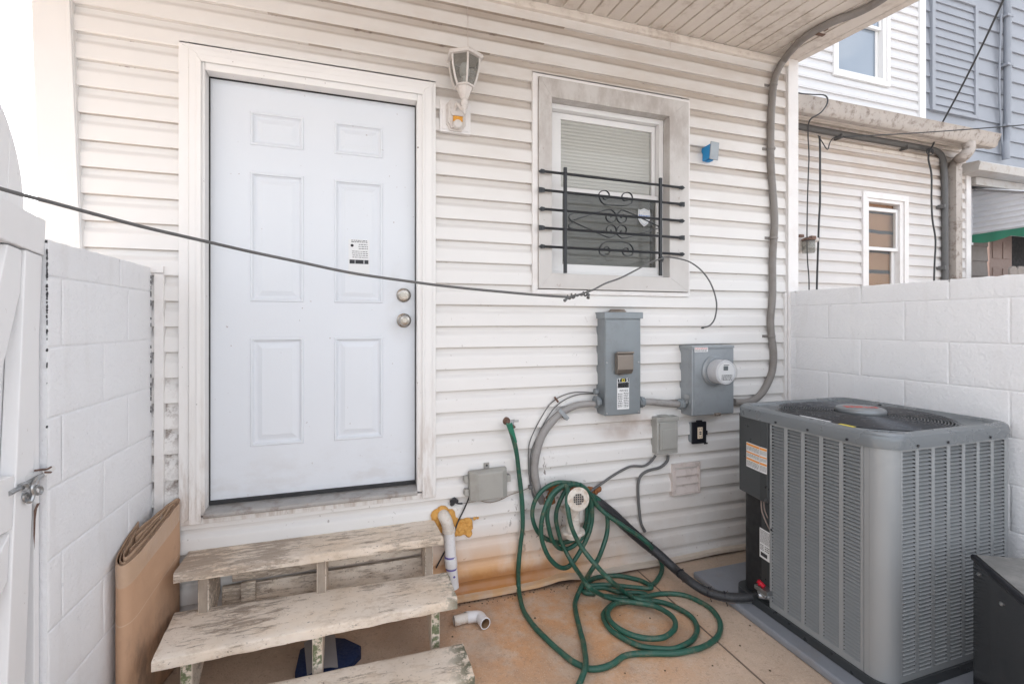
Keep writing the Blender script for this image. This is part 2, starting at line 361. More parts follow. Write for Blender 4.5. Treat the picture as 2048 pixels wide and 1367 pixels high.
def foam_mat():
    n = NT('orange_foam', .75); n.col(n.mix(n.noise(20, 5), (.50, .24, .05), (.78, .43, .12))); n.bump(n.noise(60, 4), .004, .8); return n.mat
M['foam'] = foam_mat()
M['rustfoam'] = simple('rusty_foam', (.33, .13, .05), .9, var=.6, nsc=40, bump=.006, bsc=60)
M['rust'] = simple('rusty_metal', (.20, .12, .09), .6, .5, var=.5, nsc=60)
M['steel'] = simple('galvanised_steel', (.45, .46, .47), .35, .9, var=.25, nsc=30)
M['vent'] = simple('dirty_vent', (.66, .59, .56), .6, var=.1, dirt=(.36, .29, .26), dirt_amt=.55, dsc=12)
M['meter_face'] = simple('meter_white', (.62, .63, .66), .4)
M['meter_dark'] = simple('meter_display', (.10, .12, .13), .3)
M['black'] = simple('black_plastic', (.014, .015, .02), .4)
M['ink'] = simple('ink', (.04, .04, .045), .7)
M['paper'] = simple('sticker_paper', (.74, .75, .76), .55, var=.03)
M['cream'] = simple('cream_plastic', (.72, .60, .47), .45)
M['yellow'] = simple('yellow_ink', (.75, .62, .03), .5); M['orange'] = simple('orange_ink', (.80, .33, .06), .55)
M['redink'] = simple('red_ink', (.62, .07, .05), .5); M['blueink'] = simple('blue_ink', (.03, .17, .55), .5)
M['bluebox'] = simple('blue_plastic', (.01, .27, .62), .4, var=.12)
M['ac'] = simple('ac_enamel', (.165, .182, .195), .28, .2, var=.05, nsc=4, spec=.6)
M['ac_panel'] = simple('ac_panel_enamel', (.30, .315, .325), .36, .15, var=.05, nsc=4)
M['ac_dark'] = simple('ac_dark_enamel', (.062, .068, .072), .32, .4, var=.08)
M['coil'] = simple('ac_coil_dark', (.014, .015, .017), .6)
M['wire'] = simple('grille_wire', (.085, .09, .10), .25, .4)
M['pad'] = simple('grey_plastic_pad', (.235, .25, .28), .5, var=.12, nsc=7, dirt=(.24, .2, .17), dirt_amt=.3)
def dark_unit():
    n = NT('gloss_black_panel', .16, .0, .8); n.col(n.mix(n.noise(5, 5), (.028, .03, .034), (.045, .047, .05))); return n.mat
M['dkside'] = dark_unit()
M['dktop'] = simple('mottled_black_top', (.20, .20, .195), .45, var=.5, nsc=14, dirt=(.26, .25, .24), dirt_amt=.6, dsc=18)
M['wrap'] = simple('black_pipe_wrap', (.035, .036, .04), .45, var=.3, nsc=30, bump=.004, bsc=90)
M['red'] = simple('red_cap', (.5, .01, .03), .35)
M['bluecloth'] = simple('blue_rubber', (.006, .022, .085), .7, var=.4, nsc=40, bump=.002, bsc=90); M['greyband'] = simple('grey_band', (.30, .29, .30), .6, var=.12)
M['lampwhite'] = simple('white_lamp_metal', (.66, .62, .59), .45, var=.07, dirt=(.42, .34, .29), dirt_amt=.35, dsc=20)
M['amber'] = simple('amber_lens', (.66, .30, .03), .3)
M['leaf'] = simple('dead_leaf', (.12, .09, .05), .8)
M['brick'] = simple('tan_brick', (.50, .42, .35), .8)
M['awning'] = simple('awning_white', (.62, .63, .66), .45, var=.06); M['green'] = simple('green_scallop', (.03, .19, .12), .5)
M['browndoor'] = simple('brown_door', (.30, .21, .18), .55); M['fence'] = simple('grey_fence_wood', (.26, .23, .21), .8, var=.3, nsc=20)
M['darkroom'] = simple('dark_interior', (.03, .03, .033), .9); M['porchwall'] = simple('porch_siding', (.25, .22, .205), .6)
M['blind'] = simple('grey_blind', (.74, .74, .72), .55, var=.03)
M['curtain'] = simple('orange_brown_panel', (.30, .19, .12), .7, var=.25, nsc=5)
M['roofing'] = simple('dark_roofing', (.07, .06, .06), .9)
M['tinwhite'] = simple('porch_gutter', (.50, .48, .46), .5, var=.1, dirt=(.33, .26, .2), dirt_amt=.5, dsc=10)
M['gutter'] = simple('dusty_gutter', (.44, .395, .36), .5, var=.2, nsc=6, dirt=(.15, .11, .085), dirt_amt=.75, dsc=16)
def glass_mat(name, tint, op, rough=.03, refl=.8):
    m = bpy.data.materials.new(name); m.use_nodes = True; t = m.node_tree; t.nodes.clear()
    o = t.nodes.new('ShaderNodeOutputMaterial'); g = t.nodes.new('ShaderNodeBsdfGlossy'); tr = t.nodes.new('ShaderNodeBsdfTransparent')
    d = t.nodes.new('ShaderNodeBsdfDiffuse'); d.inputs[0].default_value = (.5, .5, .48, 1)
    fr = t.nodes.new('ShaderNodeFresnel'); ge = t.nodes.new('ShaderNodeNewGeometry'); mi = t.nodes.new('ShaderNodeMath'); mi.operation = 'MULTIPLY_ADD'
    mi.inputs[1].default_value = 1/1.5-1.5; mi.inputs[2].default_value = 1.5; t.links.new(ge.outputs['Backfacing'], mi.inputs[0]); t.links.new(mi.outputs[0], fr.inputs[0])
    ma = t.nodes.new('ShaderNodeMath'); ma.operation = 'MULTIPLY_ADD'; ma.inputs[1].default_value = refl; ma.inputs[2].default_value = .0
    tr.inputs[0].default_value = (*tint, 1); g.inputs['Roughness'].default_value = rough
    m0 = t.nodes.new('ShaderNodeMixShader'); m0.inputs[0].default_value = op
    t.links.new(tr.outputs[0], m0.inputs[1]); t.links.new(d.outputs[0], m0.inputs[2])
    m1 = t.nodes.new('ShaderNodeMixShader'); t.links.new(fr.outputs[0], ma.inputs[0]); t.links.new(ma.outputs[0], m1.inputs[0])
    t.links.new(m0.outputs[0], m1.inputs[1]); t.links.new(g.outputs[0], m1.inputs[2]); t.links.new(m1.outputs[0], o.inputs[0]); return m
M['glass'] = glass_mat('window_glass', (.93, .93, .92), .06, refl=.38); M['lampglass'] = glass_mat('lantern_glass', (.60, .60, .57), .16, .08)
M['screen'] = glass_mat('insect_screen', (.50, .51, .51), .10, .5, 0.0)
M['mglass'] = glass_mat('meter_glass', (.97, .97, .97), .06)
def skyglass():
    n = NT('sky_reflecting_glass', .04, 0, 1.0); n.col((.16, .21, .27)); n.b.inputs['Coat Weight'].default_value = 1; return n.mat
M['skyglass'] = skyglass()

# ------------------------------------------------------------------ ground
g = MB(); GZ = -.008
g.add([(-60, -60, GZ), (60, -60, GZ), (60, 60, GZ), (-60, 60, GZ)], [(0, 1, 2, 3)])
o = obj('ground', g, M['ground'], fixn=False); o['kind'] = 'structure'; o['label'] = 'brownish concrete patio floor'
g = MB(); g.box(1.583, 1.589, -4, .02, GZ+.001, GZ+.004); g.box(-.86, 2.78, -1.905, -1.898, GZ+.001, GZ+.0038)
o = obj('patio_joint', g, M['joint']); o['kind'] = 'structure'

# ------------------------------------------------------------------ siding helper
def siding(mb, x0, x1, z0, z1, y=0.0, step=S, zb=ZB, prof=None, wav=.0016, nx=None, m=0, seed=0.0):
    """one stretch of dutch-lap siding facing -y, clipped to the given rectangle"""
    prof = prof or [(0, -.002), (.0, -.019), (.004, -.0205), (.058, -.0175), (.066, -.0160), (.084, -.0040), (.090, -.0025), (S, -.0015)]
    line = []
    k0 = int(math.floor((z0-zb)/step))-1; k1 = int(math.ceil((z1-zb)/step))+1
    for k in range(k0, k1):
        for dz, dy in prof: line.append((zb+k*step+dz*step/S if prof[-1][0] == S else zb+k*step+dz, dy))
    out = []
    for i in range(len(line)-1):
        (a, ya), (b, yb) = line[i], line[i+1]
        if b < z0 or a > z1: continue
        if b > a+1e-9:
            if a < z0: ya += (yb-ya)*(z0-a)/(b-a); a = z0
            if b > z1: yb = ya+(yb-ya)*(z1-a)/(b-a); b = z1
        if not out: out.append((a, ya))
        out.append((b, yb))
    n = nx or max(1, int((x1-x0)/.06)); vs = []
    for i in range(n+1):
        x = x0+(x1-x0)*i/n
        for z, dy in out:
            kk = math.floor((z-zb)/step-1e-4)
            q = wav*2.2*mnoise.noise(Vector((x*1.3+seed, kk*3.7, z*1.5)))
            dz = wav*2.0*mnoise.noise(Vector((x*.9+seed, 7.1, z*1.2))) if z0+.01 < z < z1-.01 else 0
            vs.append((x, y+dy+q*(1 if dy < -.01 else .3), z+dz))
    L = len(out)
    mb.add(vs, [(i*L+j, (i+1)*L+j, (i+1)*L+j+1, i*L+j+1) for i in range(n) for j in range(L-1)], m)

# ------------------------------------------------------------------ our house
house = thing('house', 'rear of the white vinyl sided house with a white panel door and one small window', 'house', (.8, 0, 0))
XL, XR, ZS = -1.136, 2.770, 3.275
DX0, DX1, DZ0, DZ1 = -.775, .372, .585, 2.738          # outer edge of the door trim
WX0, WX1, WZ0, WZ1 = .912, 1.968, 1.648, 2.885          # outer edge of the window trim
mb = MB()
for r in ((XL-.05, DX0, .0, ZS), (DX0, DX1, .0, DZ0), (DX0, DX1, DZ1, ZS), (DX1, WX0, .0, ZS), (WX0, WX1, .0, WZ0), (WX0, WX1, WZ1, ZS), (WX1, XR, .0, ZS)):
    siding(mb, r[0], r[1], r[2]+.012, r[3])
mb.box(-1.2, DX0+.03, .003, .02, 0, ZS); mb.box(DX1-.03, WX0+.03, .003, .02, 0, ZS); mb.box(WX1-.03, 2.85, .003, .02, 0, ZS)
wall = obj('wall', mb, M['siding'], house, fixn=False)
mb = MB(); mb.box(-1.25, 2.85, .30, 2.2, 0, 3.25)         # the body of the house behind
mb.box(-1.25, -1.2, .02, .30, 0, 3.25); mb.box(2.80, 2.85, .02, .3, 0, 3.25); mb.box(-1.2, 2.8, .02, .3, 3.2, 3.25)
obj('inner_wall', mb, M['trim'], house)
# seams, drips and chips of the siding: a lap seam beside the lamp
for x_, z_ in ((.545, 2.92), (1.83, 3.19)): mb = MB(); mb.box(x_, x_+.0012, -.0215, -.012, z_, 3.26); obj('lap_seam', mb, M['vent'], wall)
# corner boards
mb = MB(); fnx = lambda u, v_, w_: Vector((u, w_, v_))
mb.prism([(-1.222, 0), (-1.06, 0), (-1.176, 3.29), (-1.305, 3.29)], fnx, -.032, .02)
mb.prism([(-1.077, .0), (-1.062, .0), (-1.178, 3.28), (-1.193, 3.28)], fnx, -.038, -.0325)
obj('corner_board', mb, M['trim_clean'], house, bevel=.003)
mb = MB(); mb.box(2.768, 2.857, -.036, .25, 0, 3.285); mb.box(2.764, 2.7675, -.026, -.0, 0, 3.27); mb.box(2.86, 2.8605, -.03, .2, 0, 3.2)
obj('corner_board', mb, M['trim'], house, bevel=.003)
# foot strip, J channels beside block walls
mb = MB()
N_ = 60
for i in range(N_):
    xa = -.86+(2.76+.86)*i/N_; xb = -.86+(2.76+.86)*(i+1)/N_
    f = lambda x: .004+.006*mnoise.noise(Vector((x*3, 1, 2)))+(.022*math.exp(-((x-1.10)/.10)**2))
    a, b = f(xa), f(xb)
    mb.add([(xa, -.042, a), (xb, -.042, b), (xb, -.042, b+.020), (xa, -.042, a+.020), (xa, -.004, a+.030), (xb, -.004, b+.030), (xa, -.004, a), (xb, -.004, b)], [(0, 1, 2, 3), (3, 2, 5, 4), (0, 6, 7, 1)])
def foot_mat():
    n = NT('foot_strip', .5); col = n.mix(n.noise(6, 5), (.52, .44, .36), (.66, .58, .50))
    col = n.mix(n.math('MULTIPLY', n.blob(.6, 0, .8, 1, .9), n.ramp(n.noise(12, 5), .3, .6, .3, .8)), col, (.62, .36, .16)); n.col(col); return n.mat
obj('foot_strip', mb, foot_mat(), house)
mb = MB(); mb.box(-.868, -.832, -.030, -.002, .3, 1.70); mb.box(-.905, -.832, -.033, -.002, 1.704, 1.735)
obj('edge_channel', mb, M['trim'], house, bevel=.002)
mb = MB(); mb.box(2.745, 2.763, -.028, -.002, .012, 1.69); obj('edge_channel', mb, M['trim'], house, bevel=.002)
# soffit: grooved vinyl, falling slightly outwards
SL = .075
def sz(y): return 3.29+y*SL
mb = MB(); x = -3.2; pw = .1905/2  # carried unseen past the left corner to shade the upper wall
while x < 2.78:
    a = x; b = x+pw
    prof = [(a, 0), (a+.003, .014), (a+.011, .014), (a+.014, 0), (b, 0)]
    for (xa, da), (xb, db) in zip(prof[:-1], prof[1:]):
        mb.add([(xa, .0, sz(0)+da), (xb, .0, sz(0)+db), (xb, -1.5, sz(-1.5)+db), (xa, -1.5, sz(-1.5)+da)], [(0, 1, 2, 3)])
    x = b
xe = x
soff = obj('soffit', mb, M['soffit'], house, fixn=False)
mb = MB()
for (xa, xb, da, db) in ((xe, 2.83, 0, 0), (2.83, 2.833, .006, .006), (2.833, 2.885, 0, 0)):
    mb.add([(xa, .1, sz(.1)+da), (xb, .1, sz(.1)+db), (xb, -1.5, sz(-1.5)+db), (xa, -1.5, sz(-1.5)+da)], [(0, 1, 2, 3)])
mb.add([(2.885, .3, sz(.3)), (2.885, .3, sz(.3)+.16), (2.885, -1.5, sz(-1.5)+.16), (2.885, -1.5, sz(-1.5))], [(0, 1, 2, 3)])
obj('rake_trim', mb, M['soffit'], house, fixn=False)
mb = MB(); mb.add([(-3.2, .3, 3.50), (2.9, .3, 3.50), (2.9, -1.52, 3.34), (-3.2, -1.52, 3.34)], [(0, 1, 2, 3)])  # left overhang extended out of view to block side light
mb.add([(-3.2, -1.505, 3.17), (2.9, -1.505, 3.17), (2.9, -1.505, 3.34), (-3.2, -1.505, 3.34)], [(0, 1, 2, 3)])
mb.add([(-3.2, .3, 3.29), (-3.2, .3, 3.5), (-3.2, -1.505, 3.34), (-3.2, -1.505, 3.17)], [(0, 1, 2, 3)])
obj('roof', mb, M['roofing'], house, fixn=False)
mb = MB(); mb.box(-1.2, 2.77, -.042, -.0005, 3.232, 3.262); mb.box(-1.2, 2.77, -.030, -.0005, 3.262, 3.284)
obj('soffit_moulding', mb, M['soffit'], house, bevel=.004)
# ---- door
dcas = MB(); z_b = .575
def frame(mb, x0, x1, z0, z1, wl, wr, wt, wb, y0, y1, m=0):
    fn = lambda u, v_, w_: Vector((u, w_, v_))
    if wl: mb.prism([(x0, z0), (x0+wl, z0+wb), (x0+wl, z1-wt), (x0, z1)], fn, y0, y1, m)
    if wr: mb.prism([(x1, z0), (x1, z1), (x1-wr, z1-wt), (x1-wr, z0+wb)], fn, y0, y1, m)
    if wt: mb.prism([(x0, z1), (x0+wl, z1-wt), (x1-wr, z1-wt), (x1, z1)], fn, y0, y1, m)
    if wb: mb.prism([(x0, z0), (x1, z0), (x1-wr, z0+wb), (x0+wl, z0+wb)], fn, y0, y1, m)
frame(dcas, DX0, DX1, z_b, DZ1, .040, .022, .022, .03, -.033, -.004)            # outer trim
frame(dcas, DX0+.043, DX1-.021, z_b+.005, DZ1-.025, .046, .050, .032, 0, -.045, -.006)   # casing boards
xi0, xi1 = P(405, 560, y=-.045).x, P(846, 560, y=-.045).x
frame(dcas, DX0+.072, DX1-.060, z_b+.02, DZ1-.05, .020, .012, .03, 0, -.050, -.0455)     # raised bead
sx0, sx1 = P(421, 560, y=.03).x, P(829.5, 560, y=.03).x; sz1 = P(421, 157, y=.03).z; sz0 = P(424, 1000, y=.03).z
dcas.box(sx0-.045, sx0-.004, -.040, .06, z_b+.04, sz1+.05); dcas.box(sx1+.005, sx1+.045, -.040, .06, z_b+.04, sz1+.05)
dcas.box(sx0-.003, sx1+.004, -.040, .06, sz1+.004, sz1+.05)
dc = obj('door_frame', dcas, M['doorcase'], house, bevel=.0025)
mb = MB(); mb.box(sx0-.012, sx0-.004, -.046, -.0445, z_b+.03, sz1+.01)
mb = MB()
mb.prism([(-.068, z_b+.034), (-.072, z_b+.040), (-.072, z_b+.052), (-.066, z_b+.056), (.0, sz0-.020), (.05, sz0-.018), (.05, z_b+.034)], lambda u, v_, w_: Vector((w_, u, v_)), sx0-.003, sx1+.004)
obj('threshold', mb, M['sill'], house, bevel=.002)
mb = MB(); mb.box(sx0-.005, sx1+.004, .018, .05, sz0-.016, sz0-.001); mb.box(sx0-.006, sx0-.0005, .02, .045, sz0, sz1+.003); mb.box(sx1+.0005, sx1+.0045, .02, .045, sz0, sz1+.003); mb.box(sx0, sx1, .02, .045, sz1, sz1+.004)
obj('weather_strip', mb, M['rubber'], house)
door = MB(); Y0 = .03
zu = lambda py, px=550: P(px, py, y=Y0).z
cols = [(P(500, 600, y=Y0).x, P(608, 600, y=Y0).x), (P(668, 600, y=Y0).x, P(766, 600, y=Y0).x)]
rows = [(zu(300, 606), zu(225, 503)), (zu(605, 606), zu(343, 503)), (zu(893, 503), zu(673, 503))]
rows[1] = (P(503, 603, y=Y0).z, P(503, 343, y=Y0).z); rows[0] = (P(503, 290, y=Y0).z, P(503, 222, y=Y0).z); rows[2] = (P(503, 893, y=Y0).z, P(503, 675, y=Y0).z)
def panel(mb, x0, x1, z0, z1, y):
    st = [(0, 0), (.004, -.0045), (.011, -.0045), (.015, .003), (.022, .008), (.030, .008), (.052, .0015), (.056, .0015)]
    rings = []
    for d, dy in st: rings.append([(x0+d, y+dy, z0+d), (x1-d, y+dy, z0+d), (x1-d, y+dy, z1-d), (x0+d, y+dy, z1-d)])
    vs = [q for r in rings for q in r]; n = len(rings)
    mb.add(vs, [(i*4+k, i*4+(k+1) % 4, i*4+4+(k+1) % 4, i*4+4+k) for i in range(n-1) for k in range(4)]+[((n-1)*4, (n-1)*4+1, (n-1)*4+2, (n-1)*4+3)])
xs = [sx0, cols[0][0], cols[0][1], cols[1][0], cols[1][1], sx1]; zs = [sz0, rows[2][0], rows[2][1], rows[1][0], rows[1][1], rows[0][0], rows[0][1], sz1]
for i in range(5):
    for j in range(7):
        if i in (1, 3) and j in (1, 3, 5): panel(door, xs[i], xs[i+1], zs[j], zs[j+1], Y0)
        else: door.add([(xs[i], Y0, zs[j]), (xs[i+1], Y0, zs[j]), (xs[i+1], Y0, zs[j+1]), (xs[i], Y0, zs[j+1])], [(0, 1, 2, 3)])
dr = obj('door', door, M['door'], house, fixn=False, label='white six panel steel door with two nickel knobs')
k1 = P(808, 590, y=.0); k2 = P(808, 642, y=-.03)
mb = MB(); c = P(807.5, 590, y=.02); mb.lathe([(.0, .0), (.036, .0), (.037, .006), (.032, .014), (.027, .017), (.021, .018), (.020, .024), (.012, .025), (.0, .025)], (c.x, Y0, c.z), (0, -1, 0), 32)
mb.box(c.x-.002, c.x+.002, Y0-.0265, Y0-.024, c.z-.007, c.z+.007)
obj('deadbolt', mb, M['nickel'], dr, smooth=True)
mb = MB(); mb.lathe([(.0, .0), (.036, .0), (.037, .005), (.030, .011), (.016, .015), (.014, .032), (.022, .038), (.029, .048), (.0295, .056), (.024, .066), (.013, .070), (.012, .068), (.0, .068)], (k2.x+.004, Y0, k2.z+.004), (0, -1, 0), 32)
obj('door_knob', mb, M['nickel'], dr, smooth=True)
# the paper sticker on the door, with its tiny print (illegible in the photo)
mb = MB(); a = P(697, 478, y=.03); b = P(739, 552, y=.03)
mb.box(a.x, b.x, Y0-.0005-.0006, Y0-.0005+.004, b.z, a.z)
W_ = b.x-a.x; Hh = a.z-b.z
def R(u0, u1, v0, v1, m=1, dy=.0009):
    mb.add([(a.x+W_*u0, Y0-.0004-dy, a.z-Hh*v0), (a.x+W_*u1, Y0-.0004-dy, a.z-Hh*v0), (a.x+W_*u1, Y0-.0004-dy, a.z-Hh*v1), (a.x+W_*u0, Y0-.0004-dy, a.z-Hh*v1)], [(0, 1, 2, 3)], m)
rnd = random.Random(3)
def microtext(u0, u1, v0, v1, rows_, m=1, gap=.45):
    for i in range(rows_):
        va = v0+(v1-v0)*i/rows_; vb = va+(v1-v0)/rows_*gap; u = u0+rnd.random()*.04
        while u < u1:
            l = .03+rnd.random()*.10; R(u, min(u+l, u1), va, vb, m); u += l+.025
microtext(.12, .9, .02, .10, 2); microtext(.45, .92, .13, .30, 3, gap=.3); microtext(.15, .92, .32, .54, 4, gap=.28)
R(.05, .95, .56, .67); R(.30, .32, .565, .665, 0, .0012); R(.72, .75, .565, .665, 0, .0012)
cc = (a.x+W_*.17, Y0-.0014, a.z-Hh*.17)
mb.lathe([(.0075, 0), (.0075, .0003), (.004, .0003), (.004, 0)], cc, (0, -1, 0), 16, 1)
obj('sticker', mb, [M['paper'], M['ink']], dr, fixn=False)

# ---- window
win = MB()
frame(win, WX0, WX1, WZ0, WZ1, .032, .016, .020, .026, -.030, -.004, 0)       # J channel round it
obj('window_trim', win, M['trim'], house, bevel=.002)
cx0, cx1 = WX0+.034, WX1-.018; cz0, cz1 = WZ0+.030, WZ1-.022
ix0, ix1 = P(1104, 400, y=-.04).x, P(1339, 400, y=-.04).x; iz0, iz1 = P(1200, 549.5, y=-.04).z, P(1200, 210, y=-.04).z
mb = MB(); frame(mb, cx0, cx1, cz0, cz1, ix0-cx0, cx1-ix1, cz1-iz1, iz0-cz0, -.042, -.006)
# returns of the casing into the wall
frame(mb, ix0-.012, ix1+.012, iz0-.012, iz1+.012, .0118, .0118, .0118, .0118, -.0415, .085)
wc = obj('window_casing', mb, M['casing'], house, bevel=.0015)
YW = .045
vx = lambda px, y=YW: P(px, 400, y=y).x
vz = lambda px, py, y=YW: P(px, py, y=y).z
fx0, fx1, fz0, fz1 = ix0+.0, ix1, iz0, iz1
mb = MB(); win_o = None
gx0, gx1 = vx(1123.5), vx(1311); gxU = vx(1306)
zt = vz(1122.5, 236); zm1 = vz(1124, 375); zm0 = vz(1124, 384.5); zbt = vz(1124, 528)
frame(mb, fx0+.001, fx1-.001, fz0+.001, fz1-.001, .018, .030, .030, .022, .020, .10)         # vinyl frame
vf = obj('window', mb, M['trim_clean'], house, bevel=.0015, label='white vinyl double hung window with blinds drawn')
mb = MB(); frame(mb, fx0+.020, fx1-.034, zm0+.004, fz1-.033, gx0-fx0-.020, (fx1-.034)-gxU, fz1-.033-zt, .02, .058, .085)
obj('upper_sash', mb, M['trim_clean'], vf, bevel=.001)
mb = MB(); frame(mb, fx0+.0195, fx1-.032, fz0+.024, zm1, gx0-fx0-.0195, (fx1-.032)-gx1, zm1-zm0, zbt-fz0-.024, .034, .056)
obj('lower_sash', mb, M['trim_clean'], vf, bevel=.001)
mb = MB(); mb.box(gx0-.003, gxU+.003, .070, .073, zm0, zt+.003); obj('pane', mb, M['glass'], vf)
mb = MB(); mb.box(gx0-.003, gx1+.003, .044, .047, zbt-.003, zm0+.003); obj('pane', mb, M['glass'], vf)
mb = MB(); z = zbt-.02
while z < zt+.02:
    zc = z; xr = gx1-.022
    mb.add([(gx0-.01, .075, zc), (xr, .075, zc), (xr, .0755, zc+.010), (gx0-.01, .0755, zc+.010), (xr, .080, zc+.0225), (gx0-.01, .080, zc+.0225)], [(0, 1, 2, 3), (3, 2, 4, 5)]); z += .0205
obj('blind', mb, M['blind'], vf, fixn=False)
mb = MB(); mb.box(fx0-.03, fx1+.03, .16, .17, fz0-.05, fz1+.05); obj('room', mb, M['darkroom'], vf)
mb = MB(); mb.add([(gx0-.002, .0500, zbt-.002), (gx1+.002, .0500, zbt-.002), (gx1+.002, .0500, zm0+.002), (gx0-.002, .0500, zm0+.002)], [(0, 1, 2, 3)])
obj('insect_screen', mb, M['screen'], vf, fixn=False)
# security company shield sticker on the lower pane
ca = P(1288, 434, y=.043)
shield = [(-.040, .048), (-.030, .043), (-.015, .048), (0, .053), (.015, .048), (.030, .043), (.040, .048), (.044, .02), (.042, -.015), (.025, -.042), (0, -.060), (-.025, -.042), (-.042, -.015), (-.044, .02)]
mb = MB(); mb.prism([(u, w_) for u, w_ in shield], lambda u, v_, w_: Vector((ca.x+u, w_, ca.z+v_)), .0405, .0430, 0)
mb.prism([(u*.86, w_*.86) for u, w_ in shield], lambda u, v_, w_: Vector((ca.x+u, w_, ca.z+v_)), .0398, .0404, 1)
mb.prism([(u*.80, w_*.80) for u, w_ in shield], lambda u, v_, w_: Vector((ca.x+u, w_, ca.z+v_)), .0392, .0397, 0)
mb.text('BRINKS', lambda u, v_: Vector((ca.x+u, .0388, ca.z-.006+v_)), .024, 2, bold=.0006)
mb.text('BY', lambda u, v_: Vector((ca.x+u, .0388, ca.z+.022+v_)), .011, 1)
obj('sticker', mb, [M['paper'], simple('shield_grey', (.45, .5, .58), .5), M['blueink']], vf, fixn=False)

# ------------------------------------------------------------------ window bars
YB = -.062
bars = thing('window_bars', 'black wrought iron security bars with scrolls over the lower half of the window', 'window bars', (1.42, 0, 1.76))
q5 = lambda X, Y: P(X/5.063+1080, Y/5.063+330, y=YB)
for pa, pb in (((1130.5, 335), (1132, 546)), ((1321, 356), (1323, 551))):
    a, b = P(*pa, y=YB), P(*pb, y=YB); mb = MB(); mb.box(a.x-.009, a.x+.009, YB-.007, YB+.007, b.z, a.z); obj('bar', mb, M['iron'], bars, bevel=.001)
for i, (za, zb_) in enumerate(((2.326, 2.318), (2.222, 2.216), (2.117, 2.113), (2.012, 2.010), (1.909, 1.908))):
    x0, x1 = (.972, 1.868); mb = MB()
    mb.tube([(x0, YB, za), (x1, YB, zb_)], .0075, 8, smooth=False)
    for xx, sgn, zz in ((x0, -1, za), (x1, 1, zb_)):
        if i % 2 == 0:
            e = [(0, .009), (.020, .012), (.036, 0), (.020, -.012), (0, -.009)]
        else:
            e = [(0, .010), (.012, .013), (.034, .014), (.034, -.014), (.012, -.013), (0, -.010)]
        mb.prism([(xx+sgn*u, zz+w_) for u, w_ in e], lambda u, v_, w_: Vector((u, w_, v_)), YB-.003, YB+.006)
        mb.lathe([(.006, 0), (.005, .004), (0, .004)], (xx+sgn*.016, YB-.003, zz), (0, -1, 0), 8)
        mb.tube([(xx+sgn*.016, YB+.004, zz), (xx+sgn*.016, -.042, zz)], .004, 6, smooth=False)
    obj('bar', mb, M['iron'], bars)
scr = [[(850, 412), (700, 405), (660, 400), (620, 370), (598, 320), (600, 285), (630, 262), (670, 262), (698, 290), (698, 325), (670, 347), (645, 343), (638, 325), (650, 312)],
 [(840, 412), (890, 405), (925, 385), (935, 345), (928, 305), (900, 280), (865, 280), (835, 300), (830, 330), (850, 360), (880, 360), (890, 340), (878, 330)],
 [(850, 780), (700, 775), (650, 785), (612, 820), (598, 860), (610, 900), (650, 914), (690, 900), (705, 865), (690, 832), (660, 828), (648, 845), (655, 860)],
 [(840, 780), (900, 795), (935, 835), (943, 870), (930, 905), (890, 922), (850, 908), (836, 875), (850, 845), (880, 840), (893, 860), (882, 875)],
 [(345, 555), (520, 500), (690, 450), (740, 470), (770, 510), (765, 555), (730, 580), (690, 570), (668, 535), (675, 505), (705, 495), (722, 510), (715, 530)],
 [(1200, 620), (1050, 548), (850, 460), (810, 470), (778, 510), (785, 560), (820, 588), (860, 572), (875, 540), (860, 510), (830, 505), (815, 520), (825, 535)],
 [(332, 495), (300, 505), (292, 530), (310, 560), (345, 580), (500, 650), (680, 730), (730, 725), (768, 690), (765, 635), (735, 610), (700, 610), (672, 640), (680, 675), (710, 685), (720, 670), (712, 655)],
 [(1220, 640), (1200, 640), (1000, 700), (850, 740), (800, 720), (772, 685), (785, 635), (820, 610), (860, 625), (875, 655), (860, 690), (830, 693), (815, 675), (825, 660)],
 [(345, 572), (318, 588), (292, 605), (290, 628), (308, 640), (328, 632)], [(1195, 622), (1215, 635), (1222, 665), (1205, 688), (1188, 688)]]
for s_ in scr:
    mb = MB(); mb.tube([q5(*p) for p in s_], .0032, 6, sub=4)
    for vv in mb.v: vv.y = YB+(vv.y-YB)*2.0
    obj('scroll', mb, M['iron'], bars, smooth=True)

# ------------------------------------------------------------------ wall lantern
lamp = thing('wall_lantern', 'white coach lantern with motion sensor beside the top of the door', 'lantern', (.49, 0, 2.6))
a = P(880, 230, y=-.03); b = P(941, 230, y=-.03)
mb = MB(); z0, z1 = P(880, 262, y=-.03).z, P(880, 199, y=-.03).z; mb.box(a.x, b.x, -.032, -.005, z0, z1); mb.box(a.x+.012, b.x-.012, -.036, -.0325, z0+.012, z1-.012)
obj('mounting_block', mb, M['trim'], lamp, bevel=.003)
cxp = (a.x+b.x)/2+.0; zc_ = (z0+z1)/2
mb = MB(); octo = [(-.052, -.045), (-.030, -.078), (.030, -.078), (.052, -.045), (.052, .055), (.030, .085), (-.030, .085), (-.052, .055)]
mb.prism([(cxp+u, zc_+w_) for u, w_ in octo], lambda u, v_, w_: Vector((u, w_, v_)), -.045, -.0365)
mb.prism([(cxp+u*.85, zc_+w_*.88) for u, w_ in octo], lambda u, v_, w_: Vector((u, w_, v_)), -.060, -.0455)
mb.lathe([(.004, 0), (.004, .004), (0, .005)], (cxp-.03, -.060, zc_+.035), (0, -1, 0), 10)
obj('back_plate', mb, M['lampwhite'], lamp, bevel=.003)
mb = MB(); mb.box(cxp-.020, cxp+.030, -.078, -.061, zc_-.040, zc_-.012); obj('sensor_lens', mb, M['amber'], lamp, bevel=.003)
